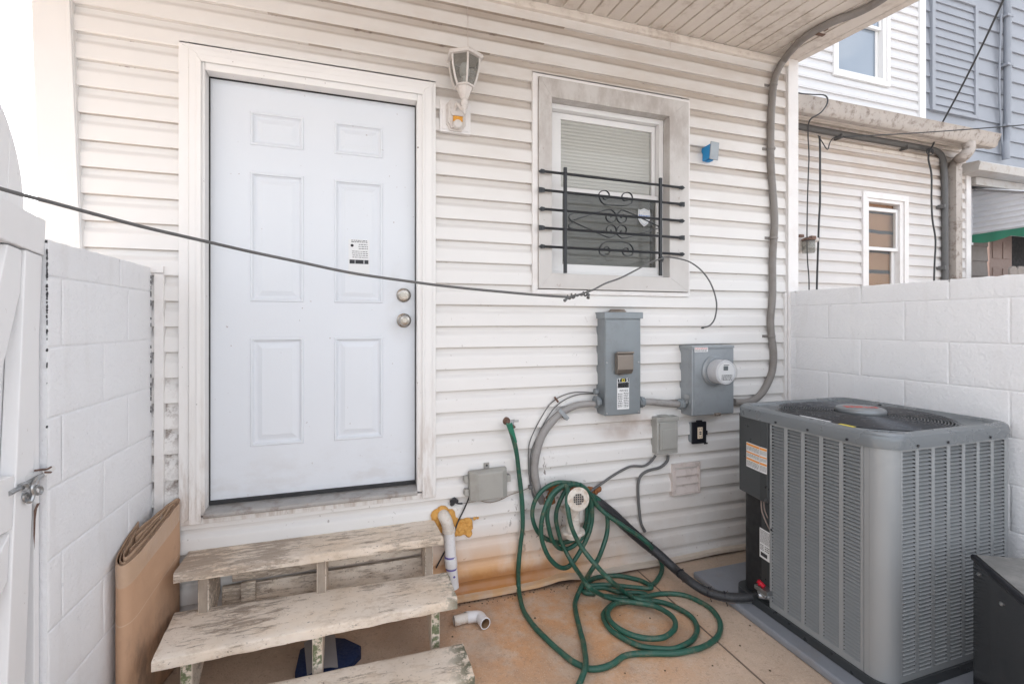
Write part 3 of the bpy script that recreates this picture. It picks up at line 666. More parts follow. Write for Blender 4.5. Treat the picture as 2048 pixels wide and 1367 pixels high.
mb = MB(); mb.lathe([(.026, 0), (.026, .008), (.020, .016), (0, .020)], (cxp+.005, -.062, zc_-.050), (0, -1, 0), 14); mb.prism([(cxp-.026, zc_-.008), (cxp+.036, zc_-.008), (cxp+.045, zc_+.012), (cxp-.035, zc_+.012)], lambda u, v_, w_: Vector((u, w_, v_)), -.070, -.0605)
obj('sensor_housing', mb, M['lampwhite'], lamp, smooth=True)
LY = -.135; lb = P(929, 174, y=LY); lt = P(929, 118, y=LY); lx = lb.x
mb = MB()
mb.tube([(cxp-.005, -.055, zc_+.03), (cxp, -.085, zc_+.045), (lx-.004, -.115, lb.z-.105), (lx, LY, lb.z-.080)], [.011, .010, .010, .012], 10)
mb.lathe([(.0, -.140), (.006, -.136), (.010, -.122), (.006, -.118), (.014, -.108), (.016, -.100), (.014, -.094), (.017, -.088), (.015, -.070), (.012, -.066), (.020, -.060), (.020, -.052)], (lx, LY, lb.z), (0, 0, 1), 16)
mb.lathe([(.018, -.058), (.024, -.052), (.040, -.010), (.042, -.004), (.052, .0)], (lx, LY, lb.z), (0, 0, 1), 6)
obj('arm', mb, M['lampwhite'], lamp, smooth=True)
h = lt.z-lb.z; prof = [(.050, 0), (.062, h*.2), (.072, h*.45), (.079, h*.72), (.080, h)]
mb = MB()
for k in range(6):
    an = 2*PI*(k+.5)/6; mb.tube([(lx+r*math.cos(an), LY+r*math.sin(an), lb.z+z_) for r, z_ in prof], .0052, 6, sub=3)
for k in range(6):
    an = 2*PI*(k+.5)/6; mb.lathe([(.005, 0), (.004, .006), (0, .007)], (lx+.049*math.cos(an), LY+.049*math.sin(an), lb.z-.004), (0, 0, -1), 8)
mb.lathe([(.052, -.006), (.052, .002), (.046, .003)], (lx, LY, lb.z), (0, 0, 1), 6)
obj('cage', mb, M['lampwhite'], lamp)
mb = MB()
n_ = len(prof); vs = []
for r, z_ in prof:
    for k in range(6): an = 2*PI*(k+.5)/6; vs.append((lx+(r-.003)*math.cos(an), LY+(r-.003)*math.sin(an), lb.z+z_))
mb.add(vs, [(i*6+k, i*6+(k+1) % 6, (i+1)*6+(k+1) % 6, (i+1)*6+k) for i in range(n_-1) for k in range(6)])
obj('lantern_glass', mb, M['lampglass'], lamp, fixn=False)
mb = MB(); mb.lathe([(.011, .0), (.011, .05), (.024, .06), (.027, .085), (.018, .115), (.0, .125)], (lx, LY, lb.z), (0, 0, 1), 14); obj('bulb', mb, M['trim_clean'], lamp, smooth=True)
mb = MB(); mb.lathe([(.096, -.008), (.101, -.003), (.098, .010), (.050, .034), (.018, .046), (.0, .048)], (lx, LY, lb.z+h), (0, 0, 1), 6); obj('lantern_cap', mb, M['lampwhite'], lamp, bevel=.002)

# ------------------------------------------------------------------ blue electrical box beside the window
bb = thing('junction_box', 'blue plastic electrical box with grey cover hanging out of the siding', 'electrical box', (2.08, 0, 2.55))
mb = MB(); Mx = Matrix.Translation((2.10, -.01, 2.558)) @ Matrix.Rotation(math.radians(5), 4, 'Y') @ Matrix.Rotation(math.radians(-4), 4, 'Z')
mb.box(-.024, .026, -.080, .02, -.046, .044, 0, Mx); mb.box(-.010, .014, -.07, -.03, -.056, -.0465, 0, Mx); obj('box_body', mb, M['bluebox'], bb, bevel=.003)
mb = MB(); mb.box(-.026, .034, -.088, -.0805, -.056, .056, 0, Mx); obj('cover', mb, M['boxgrey2'], bb, bevel=.002)

# ------------------------------------------------------------------ breaker panel
bp = thing('breaker_panel', 'tall grey steel breaker enclosure with a hinged brown handle cover', 'electrical panel', (1.44, 0, .93))
yf = -.107; a = P(1210, 700, y=yf); b = P(1281, 700, y=yf); zt_ = P(1245, 629, y=yf).z; zb_ = P(1220, 831, y=yf).z
mb = MB(); mb.box(a.x, b.x, yf, -.004, zb_, zt_-.01); obj('enclosure', mb, M['boxgrey'], bp, bevel=.003)
mb = MB(); mb.box(a.x+.004, b.x-.003, yf-.004, yf-.0005, zb_+.004, zt_-.03); obj('front_cover', mb, M['boxgrey'], bp, bevel=.002)
mb = MB(); mb.box(a.x-.008, b.x+.010, yf-.012, -.003, zt_-.022, zt_+.012); mb.prism([(a.x-.008, zt_+.0125), (b.x+.01, zt_+.0125), (b.x+.01, zt_+.0145), (a.x-.008, zt_+.0145)], lambda u, v_, w_: Vector((u, w_, v_)), yf-.012, -.003)
obj('rain_hood', mb, M['boxgrey'], bp, bevel=.003)
mb = MB(); mb.lathe([(.052, 0), (.052, .006), (.045, .012), (.042, .018), (0, .018)], ((a.x+b.x)/2, -.045, zt_+.0148), (0, 0, 1), 20); obj('hub_cap', mb, M['taupe'], bp, smooth=True)
c0 = P(1234, 706, y=yf-.03); c1 = P(1265, 748, y=yf-.03)
mb = MB(); mb.prism([(yf-.005, c1.z), (yf-.028, c1.z+.004), (yf-.042, c1.z+.03), (yf-.042, c0.z-.012), (yf-.03, c0.z), (yf-.005, c0.z)], lambda u, v_, w_: Vector((w_, u, v_)), c0.x, c1.x)
mb.box(c0.x+.02, c0.x+.05, yf-.024, yf-.008, c1.z-.006, c1.z-.0005)
obj('handle_cover', mb, M['taupe'], bp, bevel=.004)
mb = MB(); mb.tube([(c0.x-.004, yf-.036, c0.z+.002), (c1.x+.004, yf-.036, c0.z+.002)], .0065, 10, smooth=False); obj('hinge', mb, M['taupe'], bp, smooth=True)
for px, py in ((1213.5, 725), (1277, 724), (1213.5, 827), (1277, 823)):
    mb = MB(); c = P(px, py, y=yf-.004); mb.lathe([(.0055, 0), (.0045, .003), (0, .004)], (c.x, yf-.0045, c.z), (0, -1, 0), 10); obj('screw', mb, M['steel'], bp, smooth=True)
def label_sheet(name, parent, o, ux, uz, W, Hh, prims, mats, thick=.0006, nrm=None):
    """flat sticker: o = top left corner, ux / uz unit directions right / down"""
    mb = MB(); ux = Vector(ux).normalized(); uz = Vector(uz).normalized(); nr = nrm or uz.cross(ux); nr = Vector(nr).normalized(); o = Vector(o)
    def quad(u0, u1, v0, v1, m, k): mb.add([o+ux*W*u0+uz*Hh*v0+nr*k, o+ux*W*u1+uz*Hh*v0+nr*k, o+ux*W*u1+uz*Hh*v1+nr*k, o+ux*W*u0+uz*Hh*v1+nr*k], [(0, 1, 2, 3)], m)
    quad(0, 1, 0, 1, 0, thick)
    for p in prims:
        if p[0] == 'r': quad(p[1], p[2], p[3], p[4], p[5], thick*2+p[6] if len(p) > 6 else thick*2)
        elif p[0] == 'm':
            rr = random.Random(hash(p[1:6]) & 0xffff)
            for i in range(p[5]):
                va = p[3]+(p[4]-p[3])*i/p[5]; vb = va+(p[4]-p[3])/p[5]*.42; u = p[1]
                while u < p[2]-.02:
                    l = .04+rr.random()*.12; quad(u, min(u+l, p[2]), va, vb, p[6], thick*2); u += l+.03
        elif p[0] == 't': mb.text(p[1], lambda x_, y_: o+ux*(W*p[2]+x_)+uz*(Hh*p[3]-y_)+nr*thick*3, p[4], p[5], bold=p[6] if len(p) > 6 else 0)
    return obj(name, mb, mats, parent, fixn=False)
a = P(1234, 757, y=yf-.005); b = P(1258, 817, y=yf-.005); W_ = b.x-a.x; Hh = a.z-b.z
LM = [M['paper'], M['ink'], M['yellow'], M['orange'], M['redink']]
label_sheet('label', bp, (a.x, yf-.0055, a.z), (1, 0, 0), (0, 0, -1), W_, Hh,
 [('r', .05, .97, .0, .115, 1), ('r', .05, .97, .13, .30, 1), ('r', .40, .62, .01, .105, 2, .0002), ('r', .45, .57, .03, .085, 1, .0004), ('t', 'T', .20, .095, .026, 0, .0006), ('t', 'S', .82, .095, .026, 0, .0006),
  ('m', .12, .46, .15, .29, 3, 0), ('m', .54, .90, .15, .29, 3, 0), ('m', .2, .9, .36, .44, 2, 1), ('m', .06, .44, .48, .95, 8, 1), ('m', .54, .95, .46, .96, 9, 1)], LM, nrm=(0, -1, 0))

# ------------------------------------------------------------------ meter
mt = thing('electric_meter', 'grey steel meter box with a round glass electricity meter', 'electric meter', (2.06, 0, .9))
ym = -.121; a = P(1384, 750, y=ym); b = P(1466.5, 750, y=ym); zt_ = P(1420, 692, y=ym).z; zb_ = P(1400, 831, y=ym).z
mb = MB(); mb.box(a.x, b.x, ym, -.004, zb_, zt_-.01); obj('enclosure', mb, M['boxgrey2'], mt, bevel=.004)
mb = MB(); mb.box(a.x-.004, b.x+.004, ym-.006, -.003, zt_-.014, zt_+.004); obj('rain_hood', mb, M['boxgrey2'], mt, bevel=.003)
mb = MB(); mb.box(a.x+.012, b.x-.003, ym-.005, ym-.0005, zb_+.006, zt_-.018); mb.box(a.x-.0015, a.x-.0003, ym+.02, ym+.026, zb_+.01, zt_-.02); obj('front_cover', mb, M['boxgrey2'], mt, bevel=.002)
mc = P(1427, 741, y=ym)
mb = MB(); mb.lathe([(.0, .005), (.094, .005), (.094, .016), (.086, .024), (.084, .03), (.0, .03)], (mc.x, ym, mc.z), (0, -1, 0), 40); obj('meter_ring', mb, M['boxgrey2'], mt, smooth=True)
mb = MB(); mb.lathe([(.074, .03), (.074, .100), (.070, .104), (.0, .104)], (mc.x, ym, mc.z), (0, -1, 0), 40); mt_b = obj('meter_body', mb, M['meter_face'], mt, smooth=True)
mb = MB(); mb.lathe([(.0, .1045), (.060, .1045), (.060, .106), (0, .106)], (mc.x, ym, mc.z), (0, -1, 0), 36, 0)
yq = ym-.1075
def mq(u0, u1, v0, v1, m): mb.add([(mc.x+u0, yq, mc.z+v0), (mc.x+u1, yq, mc.z+v0), (mc.x+u1, yq, mc.z+v1), (mc.x+u0, yq, mc.z+v1)], [(0, 1, 2, 3)], m)
mq(-.022, .012, .012, .038, 1)
rr = random.Random(5)
for i in range(5):
    u = -.035
    while u < .04:
        l = .003+rr.random()*.010; mq(u, min(.042, u+l), -.018-i*.007, -.0145-i*.007, 2); u += l+.0035
mq(-.02, .02, .043, .046, 2)
obj('meter_dial', mb, [M['paper'], M['meter_dark'], M['ink']], mt, fixn=False)
mb = MB(); mb.lathe([(.078, .03), (.0775, .108), (.073, .116), (.0, .118)], (mc.x, ym, mc.z), (0, -1, 0), 40); obj('meter_glass', mb, M['mglass'], mt, smooth=True)
a2 = P(1388, 695, y=ym-.006)
label_sheet('warning_label', mt, (a2.x+.004, ym-.0055, P(1388, 694.5, y=ym-.006).z), (1, 0, 0), (0, 0, -1), .098, .028, [('m', .04, .95, .12, .55, 2, 4), ('m', .04, .95, .58, .95, 2, 1)], LM, nrm=(0, -1, 0))
cl = P(1432, 829, y=ym)
mb = MB(); mb.box(cl.x-.018, cl.x+.02, ym-.016, ym-.0055, zb_-.006, zb_+.014); mb.lathe([(.009, 0), (.009, .01), (.004, .012), (0, .012)], (cl.x-.01, ym-.016, zb_+.004), (0, -1, 0), 12); mb.lathe([(.008, 0), (.008, .008), (0, .009)], (cl.x+.012, ym-.016, zb_+.006), (0, -1, 0), 12)
obj('latch', mb, M['taupe'], mt, bevel=.0015)
mb = MB(); mb.box(a.x-.012, a.x-.0005, ym+.02, ym+.06, 1.02, 1.045); mb.box(a.x-.02, a.x-.0005, ym+.03, ym+.045, .99, 1.02); obj('side_bracket', mb, M['steel'], mt, bevel=.002)

# ------------------------------------------------------------------ conduits and couplings
rc = thing('service_conduit', 'thick grey service cable climbing the wall right of the window and over the soffit', 'conduit', (2.67, 0, 1))
pts = [P(1467, 803, y=-.05), P(1490, 804, y=-.045), P(1508, 799, y=-.04), P(1524, 785, y=-.035), P(1537, 762, y=-.035), P(1545, 738, y=-.035), P(1547, 705, y=-.035), P(1543, 672, y=-.035), P(1541, 640, y=-.035), P(1545, 590, y=-.035), P(1545, 520, y=-.035), P(1549, 450, y=-.035), P(1547, 400, y=-.035), P(1543, 350, y=-.035), P(1541, 300, y=-.035), P(1542, 240, y=-.035), P(1545, 190, y=-.035), P(1549, 160, y=-.038), P(1557, 138, y=-.045), P(1568, 120, y=-.07)]
cz = 3.245
pts += [P(1583, 101, z=cz), P(1609, 76, z=cz-.004), P(1640, 57, z=cz-.008), P(1674, 40, z=cz-.012), P(1706, 29, z=cz-.016), P(1738, 14, z=cz-.02), P(1770, -6, z=cz-.025), P(1800, -30, z=cz-.03)]
mb = MB(); mb.tube(pts, .0225, 14, sub=6); obj('cable', mb, M['conduit_brown'], rc, smooth=True)
for (px, py) in ((1545, 171), (1541, 298), (1546, 476), (1541, 672)):
    c = P(px, py, y=-.035); mb = MB(); mb.tube([(c.x-.024, -.02, c.z), (c.x-.022, -.052, c.z), (c.x, -.060, c.z), (c.x+.022, -.052, c.z), (c.x+.024, -.02, c.z)], .003, 6, sub=4)
    for vv in mb.v: vv.z = c.z+(vv.z-c.z)*2.6
    mb.box(c.x-.055, c.x-.022, -.024, -.0195, c.z-.009, c.z+.009); mb.lathe([(.005, 0), (.004, .004), (0, .004)], (c.x-.042, -.024, c.z), (0, -1, 0), 8)
    mb.box(c.x+.022, c.x+.042, -.024, -.0195, c.z-.009, c.z+.009)
    obj('clamp', mb, M['conduit_brown'], rc, smooth=True)
c = P(1641, 57, z=cz+.005); mb = MB(); mb.box(c.x-.03, c.x+.05, c.y-.012, c.y+.012, cz+.0, cz+.03); mb.box(c.x-.028, c.x+.028, c.y-.012, c.y+.012, cz-.036, cz-.0305); obj('clamp', mb, M['rust'], rc, bevel=.003)
nip = thing('panel_conduit', 'short grey conduit joining the tall panel to the meter box', 'conduit', (1.75, 0, 1))
mb = MB(); mb.tube([P(1281, 803, y=-.06), P(1300, 803, y=-.06), P(1330, 806, y=-.06), P(1362, 808, y=-.06)], .0205, 14); obj('tube', mb, M['conduit'], nip, smooth=True)
for px, py in ((1283, 803), (1362, 808)):
    c = P(px, py, y=-.06); mb = MB(); mb.lathe([(.024, -.018), (.031, -.016), (.031, -.004), (.036, -.002), (.036, .012), (.030, .014), (.030, .02), (0, .02)], (c.x-.002, -.06, c.z), (1, 0, 0) if px > 1300 else (-1, 0, 0), 8); obj('coupling', mb, M['boxgrey'], nip, bevel=.002)
lf = thing('flexible_conduit', 'grey flexible conduit curving from the tall panel down behind the hose', 'conduit', (1.05, 0, .6))
mb = MB(); mb.tube([P(1194, 808, y=-.07), P(1178, 807, y=-.06), P(1150, 811, y=-.05), P(1122, 825, y=-.042), P(1099, 848, y=-.04), P(1083, 872, y=-.04), P(1074, 900, y=-.04), P(1069, 930, y=-.04), P(1071, 958, y=-.04), P(1077, 982, y=-.035), P(1083, 1003, y=-.01)], [.0165, .0185, .0195, .021, .0225, .023, .0225, .022, .0225, .021, .02], 14, sub=6)
obj('tube', mb, M['conduit'], lf, smooth=True)
c = P(1196, 803, y=-.07); mb = MB(); mb.lathe([(.020, -.022), (.026, -.02), (.028, -.006), (.036, -.004), (.036, .014), (.026, .016), (0, .016)], (c.x-.006, -.07, c.z), (-1, 0, 0), 8); mb.lathe([(.015, -.01), (.019, .0), (.019, .012), (.012, .014), (0, .014)], (c.x-.006, -.06, c.z+.058), (-1, 0, 0), 8); obj('coupling', mb, M['boxgrey'], lf, bevel=.002)
c = P(1122, 825, y=-.042); mb = MB(); mb.box(-.030, .030, -.068, -.063, -.011, .011, 0, Matrix.Translation((c.x, 0, c.z)) @ Matrix.Rotation(math.radians(45), 4, 'Y')); mb.box(.026, .05, -.066, -.02, -.011, .011, 0, Matrix.Translation((c.x, 0, c.z)) @ Matrix.Rotation(math.radians(45), 4, 'Y'))
mb.lathe([(.006, 0), (.005, .004), (0, .004)], (c.x+.028, -.066, c.z-.028), (0, -1, 0), 8); obj('clamp', mb, M['boxgrey2'], lf, bevel=.002)
gw = [[(1188, 785), (1150, 784), (1120, 793), (1100, 808), (1085, 830), (1068, 862), (1058, 890), (1057, 925), (1060, 965), (1068, 990), (1075, 998)],
      [(1188, 787), (1160, 788), (1135, 796), (1112, 812), (1094, 836), (1075, 872), (1062, 905), (1061, 945), (1064, 985), (1072, 1002)]]
mb = MB()
for g_ in gw: mb.tube([P(px, py, y=-.03) for px, py in g_], .0032, 6, sub=5)
wires = tag(obj('ground_wire', mb, M['cable_grey'], smooth=True), 'pair of thin black wires arching left of the flexible conduit', 'wire')
mb = MB(); c = P(1112, 797, y=-.035); mb.tube([(c.x-.012, -.042, c.z+.012), (c.x+.010, -.042, c.z-.018)], .006, 6, smooth=False); obj('copper_tie', mb, M['rust'], wires)
c = P(1060, 973, y=-.03); mb = MB(); mb.box(c.x-.010, c.x+.012, -.045, -.02, c.z-.010, c.z+.010); obj('wire_clamp', mb, M['cable_grey'], wires, bevel=.003)

# ------------------------------------------------------------------ disconnect, outlet, vent, phone box
dsx = thing('disconnect_box', 'small pale grey disconnect box below the meter conduit', 'electrical box', (1.78, 0, .68))
yd = -.068; a = P(1314, 870, y=yd); b = P(1356, 870, y=yd); zt_ = P(1330, 841, y=yd).z; zb_ = P(1330, 908, y=yd).z
mb = MB(); mb.box(a.x, b.x, yd, -.004, zb_, zt_); obj('enclosure', mb, M['plasgrey'], dsx, bevel=.005)
mb = MB(); mb.box(a.x-.004, b.x+.004, yd-.006, -.003, zt_-.003, zt_+.022); mb.lathe([(.035, 0), (.035, .006), (0, .007)], ((a.x+b.x)/2-.01, -.035, zt_+.0225), (0, 0, 1), 18); obj('lid', mb, M['plasgrey'], dsx, bevel=.004)
mb = MB(); mb.box(a.x+.016, b.x-.010, yd-.009, yd-.0005, zb_+.03, zt_-.012); mb.box(a.x+.028, b.x-.014, yd-.013, yd-.0095, zb_+.035, zt_-.05); obj('front_flap', mb, M['plasgrey'], dsx, bevel=.002)
wh = [[(1311, 910), (1303, 921), (1288, 931), (1262, 932), (1240, 942), (1222, 953), (1205, 965), (1190, 975), (1178, 985)],
      [(1336, 910), (1334, 922), (1320, 934), (1298, 940), (1284, 948), (1277, 962), (1276, 985), (1278, 1015), (1282, 1045), (1290, 1062)]]
for i, g_ in enumerate(wh):
    mb = MB(); mb.tube([P(px, py, y=-.028) for px, py in g_], .0088 if i else .0075, 8, sub=5)
    tag(obj('whip_cable', mb, M['cable_grey'], smooth=True), ['grey cable bending left from the small disconnect box to a rusty hole', 'grey cable dropping from the disconnect box down behind the black pipe'][i], 'cable')
gf = thing('outlet', 'cream outlet in an open black weatherproof cover', 'outlet', (2.03, 0, .74))
yo = -.042; a = P(1385, 862, y=yo); b = P(1411, 862, y=yo); zt_ = P(1397, 843, y=yo).z; zb_ = P(1397, 886, y=yo).z
mb = MB(); mb.box(a.x-.004, b.x-.006, yo+.004, -.004, zb_+.006, zt_-.006); obj('box_body', mb, M['boxgrey2'], gf, bevel=.004)
mb = MB(); mb.box(a.x-.006, b.x, yo-.008, yo+.0035, zb_, zt_); mb.box((a.x+b.x)/2-.022, (a.x+b.x)/2+.018, yo-.010, yo+.003, zt_+.0005, zt_+.010); mb.box(b.x+.0005, b.x+.012, yo-.006, yo, zb_+.05, zb_+.078); mb.box(b.x-.02, b.x+.008, yo-.012, yo-.0085, zb_-.006, zb_+.004)
obj('cover', mb, M['black'], gf, bevel=.006)
mx = (a.x+b.x)/2; mz = (zb_+zt_)/2; mb = MB(); mb.box(mx-.020, mx+.018, yo-.013, yo-.0085, mz-.036, mz+.036); rcp = obj('receptacle', mb, M['cream'], gf, bevel=.003)
mb = MB()
for dz in (.024, -.024):
    for dx in (-.008, .006): mb.box(mx+dx-.001, mx+dx+.001, yo-.0138, yo-.0132, mz+dz-.004, mz+dz+.004)
mb.box(mx-.008, mx+.006, yo-.0150, yo-.0132, mz+.002, mz+.008); mb.box(mx-.008, mx+.006, yo-.0150, yo-.0132, mz-.009, mz-.003)
obj('slots', mb, M['ink'], rcp)
dv = thing('dryer_vent', 'dirty off-white vent with three louvre flaps low on the siding', 'vent', (1.96, 0, .38))
a = P(1344, 960, y=-.03); b = P(1400, 955, y=-.03); zt_ = P(1370, 925, y=-.03).z; zb_ = P(1370, 988, y=-.03).z
mb = MB(); frame(mb, a.x, b.x, zb_, zt_, .026, .010, .026, .010, -.036, -.004)
for qx, qz in ((a.x+.012, zt_-.045), (a.x+.012, zb_+.035)): mb.lathe([(.006, 0), (.004, .004), (0, .004)], (qx, -.036, qz), (0, -1, 0), 8)
obj('vent_frame', mb, M['vent'], dv, bevel=.002)
hh = (zt_-zb_-.036)/3
for i in range(3):
    z0 = zb_+.010+i*hh; mb = MB(); mb.prism([(-.033, z0+.001), (-.030, z0-.001), (-.014, z0+hh-.004), (-.018, z0+hh-.001)], lambda u, v_, w_: Vector((w_, u, v_)), a.x+.027, b.x-.011); obj('flap', mb, M['vent'], dv, bevel=.001)
nid = thing('phone_box', 'putty grey plastic phone interface box with latches beside the hose tap', 'utility box', (.63, 0, .55))
zn0, zn1 = .545, .700; xn0, xn1 = .545, .755
mb = MB(); Mn = Matrix.Translation((.65, 0, .622)) @ Matrix.Rotation(math.radians(-1.5), 4, 'Y')
mb.box(-.105, .105, -.035, -.018, -.078, .070, 0, Mn); obj('base', mb, M['nidgrey'], nid, bevel=.006)
mb = MB()
oc = [(-.105, -.080), (.105, -.080), (.105, .078), (-.105, .078)]; ic = [(-.060, -.076), (.072, -.076), (.072, .066), (-.060, .066)]
r0 = [Mn @ Vector((u, -.0355, w_)) for u, w_ in oc]; r1 = [Mn @ Vector((u*.985, -.060, w_*.985)) for u, w_ in oc]; r2 = [Mn @ Vector((u, -.082, w_)) for u, w_ in ic]
mb.add(r0+r1+r2, [(i, (i+1) % 4, (i+1) % 4+4, i+4) for i in range(4)]+[(i+4, (i+1) % 4+4, (i+1) % 4+8, i+8) for i in range(4)]+[(8, 9, 10, 11)])
obj('lid', mb, M['nidgrey'], nid, bevel=.005)
for u, w_ in ((-.118, .035), (-.118, -.035), (.116, .012)): mb = MB(); mb.box(u-.011, u+.012, -.050, -.020, w_-.018, w_+.018, 0, Mn); mb.box(u-.015, u-.0105, -.040, -.030, w_-.006, w_+.006, 0, Mn); obj('latch', mb, M['nidgrey'], nid, bevel=.003)
mb = MB(); mb.box(-.015, .015, -.028, -.018, .0705, .105, 0, Mn); obj('mounting_tab', mb, M['nidgrey'], nid, bevel=.003)
c = Mn @ Vector((0, -.029, .092)); mb = MB(); mb.lathe([(.006, 0), (.004, .003), (0, .003)], c, (0, -1, 0), 8); obj('screw', mb, M['ink'], nid)
mb = MB(); mb.tube([P(940, 990, y=-.035), P(928, 1018, y=-.03), P(915, 1045, y=-.035), P(905, 1075, y=-.03), P(888, 1105, y=-.028), P(872, 1135, y=-.028)], .0042, 6)
tag(obj('drop_wire', mb, M['cable'], smooth=True), 'black wire running down from the putty grey phone box behind the white pipe', 'wire')
mb = MB(); mb.tube([P(945, 990, y=-.035), P(960, 1000, y=-.03), P(980, 1004, y=-.03), P(1000, 999, y=-.03), P(1020, 989, y=-.03), P(1040, 982, y=-.03), P(1060, 974, y=-.03)], .0024, 6)
mb.tube([P(990, 985, y=-.032), P(975, 995, y=-.03), P(950, 1002, y=-.03), P(925, 1006, y=-.03)], .0018, 5)
tag(obj('bare_wire', mb, simple('tan_wire', (.28, .24, .20), .6), smooth=True), 'thin tan wire looping from the phone box towards the green hose', 'wire')
mb = MB(); c = P(908, 1002, y=-.02)
rr = random.Random(8); q = c.copy()
for i in range(9): mb.lathe([(0, -.008), (.008+rr.random()*.006, -.003), (.008+rr.random()*.004, .004), (0, .009)], c+Vector((rr.uniform(-.014, .014), rr.uniform(-.01, .005), rr.uniform(-.016, .016))), (rr.random()-.5, -1, rr.random()-.5), 6)
mb.tube([c, P(916, 1006, y=-.04), P(925, 1006, y=-.045)], .005, 6)
tag(obj('cable_stub', mb, M['ink']), 'torn black cable stub poking out of the siding under the phone box', 'cable stub')

# ------------------------------------------------------------------ hose tap and hose
sp = thing('hose_tap', 'small corroded outdoor tap on the siding with the hose screwed on', 'tap', (.79, 0, .93))
c = P(1013, 842, y=-.02)
mb = MB(); mb.lathe([(.024, 0), (.022, .006), (.012, .008), (.011, .05), (.015, .052), (.015, .07), (.009, .074), (0, .075)], (c.x, -.014, c.z), (0, -1, 0), 14); mb.tube([(c.x, -.06, c.z), (c.x+.012, -.075, c.z-.012), (c.x+.020, -.085, c.z-.026)], [.011, .011, .014], 10)
obj('valve_body', mb, M['rust'], sp, smooth=True)
mb = MB(); mb.tube([(c.x+.012, -.065, c.z+.012), (c.x+.030, -.078, c.z+.018)], .0035, 6, smooth=False); mb.lathe([(.012, 0), (.014, .003), (.012, .006), (0, .006)], (c.x+.008, -.088, c.z+.006), (0.3, -1, .2), 10); mb.box(c.x+.022, c.x+.050, -.084, -.078, c.z+.006, c.z+.018); obj('handle', mb, M['steel'], sp, bevel=.001)
c8 = lambda X, Y: (X/2.927+1000, Y/2.927+900)
HR = .0128
def wob(mb_, k=.0045):
    for q in mb_.v: q += Vector((mnoise.noise(q*9+Vector((5, 0, 0))), mnoise.noise(q*9+Vector((0, 7, 0))), 0))*k
    return mb_
def tr(pts): # crop pixel, mode
    out = []
    for p in pts:
        X, Y, k, v_ = p
        px, py = c8(X, Y); out.append(P(px, py, **{k: v_}))
    return out
G0 = GZ+HR
G = lambda l, z=G0: [(x_, y_, 'z', z) for x_, y_ in l]
Yw = lambda l, y_=-.09: [(a_, b_, 'y', y_) for a_, b_ in l]
hose = thing('garden_hose', 'green garden hose hung in loops on the clean-out and coiled over the concrete', 'hose', (1.2, -.3, 0))
main = [P(1018, 848, y=-.09), P(1024, 868, y=-.085), P(1031, 895, y=-.07), P(1037, 930, y=-.055), P(1041, 970, y=-.045), P(1044, 1010, y=-.042), P(1045, 1050, y=-.042), P(1041, 1090, y=-.042), P(1037, 1130, y=-.045)]
main += tr([(108, 790, 'z', .03)]+G([(125, 900), (170, 990), (250, 1080), (330, 1155), (410, 1225), (475, 1260), (530, 1278), (600, 1272), (660, 1245), (720, 1205), (790, 1190), (870, 1188), (1000, 1188), (1100, 1175), (1190, 1150), (1260, 1105), (1290, 1040), (1275, 980), (1220, 915), (1130, 865), (1040, 840), (940, 838), (870, 853), (780, 872)], G0)+G([(700, 885), (650, 905), (608, 950), (612, 990), (650, 1050), (740, 1108), (830, 1146), (930, 1161), (1030, 1158), (1110, 1120), (1152, 1060), (1140, 1000), (1090, 950), (1010, 910), (930, 885), (840, 878), (740, 885)], G0+.002)+G([(670, 900), (635, 935), (642, 985), (700, 1045), (790, 1085), (890, 1100), (970, 1087), (1022, 1042), (1020, 990), (970, 943), (900, 910), (800, 893), (700, 878), (600, 850)], G0+.022))
mb = MB(); mb.tube(main, HR, 10, sub=6); obj('ground_run', wob(mb), M['hose'], hose, smooth=True)
hang = tr(G([(600, 850)], G0+.022)+[(520, 800, 'y', -.34), (460, 715, 'y', -.20), (410, 640, 'y', -.13), (370, 560, 'y', -.10), (342, 480, 'y', -.09), (327, 400, 'y', -.09), (335, 330, 'y', -.09), (365, 262, 'y', -.09), (400, 215, 'y', -.09), (440, 200, 'y', -.08), (490, 215, 'y', -.07), (525, 260, 'y', -.06), (533, 330, 'y', -.06), (520, 410, 'y', -.06), (500, 480, 'y', -.06), (455, 540, 'y', -.06), (400, 575, 'y', -.07), (345, 570, 'y', -.08), (305, 520, 'y', -.09), (285, 440, 'y', -.10), (278, 360, 'y', -.10), (300, 280, 'y', -.10), (350, 222, 'y', -.10), (400, 203, 'y', -.095), (455, 205, 'y', -.085), (495, 240, 'y', -.05), (510, 300, 'y', -.04), (508, 390, 'y', -.04), (490, 460, 'y', -.04), (450, 510, 'y', -.045), (380, 538, 'y', -.05), (300, 530, 'y', -.06), (235, 490, 'y', -.07), (198, 420, 'y', -.07), (188, 350, 'y', -.07), (210, 280, 'y', -.075), (265, 220, 'y', -.08), (340, 188, 'y', -.085), (410, 190, 'y', -.085)])
mb = MB(); mb.tube(hang, HR*.95, 10, sub=6); obj('hung_loops', wob(mb), M['hose'], hose, smooth=True)
hang2 = tr([(410, 190, 'y', -.088), (470, 205, 'y', -.075), (520, 262, 'y', -.07), (538, 330, 'y', -.07), (535, 420, 'y', -.07), (505, 520, 'y', -.08), (460, 610, 'y', -.09), (400, 680, 'y', -.10), (345, 682, 'y', -.11), (290, 630, 'y', -.12), (252, 540, 'y', -.12), (243, 450, 'y', -.12), (262, 340, 'y', -.12), (310, 250, 'y', -.115), (375, 205, 'y', -.11), (395, 240, 'y', -.15), (392, 310, 'y', -.19), (410, 420, 'y', -.21), (450, 520, 'y', -.22), (510, 610, 'y', -.25), (580, 690, 'y', -.31), (650, 765, 'y', -.38), (720, 822, 'z', .03), (800, 868, 'z', .032), (890, 890, 'z', .014)])
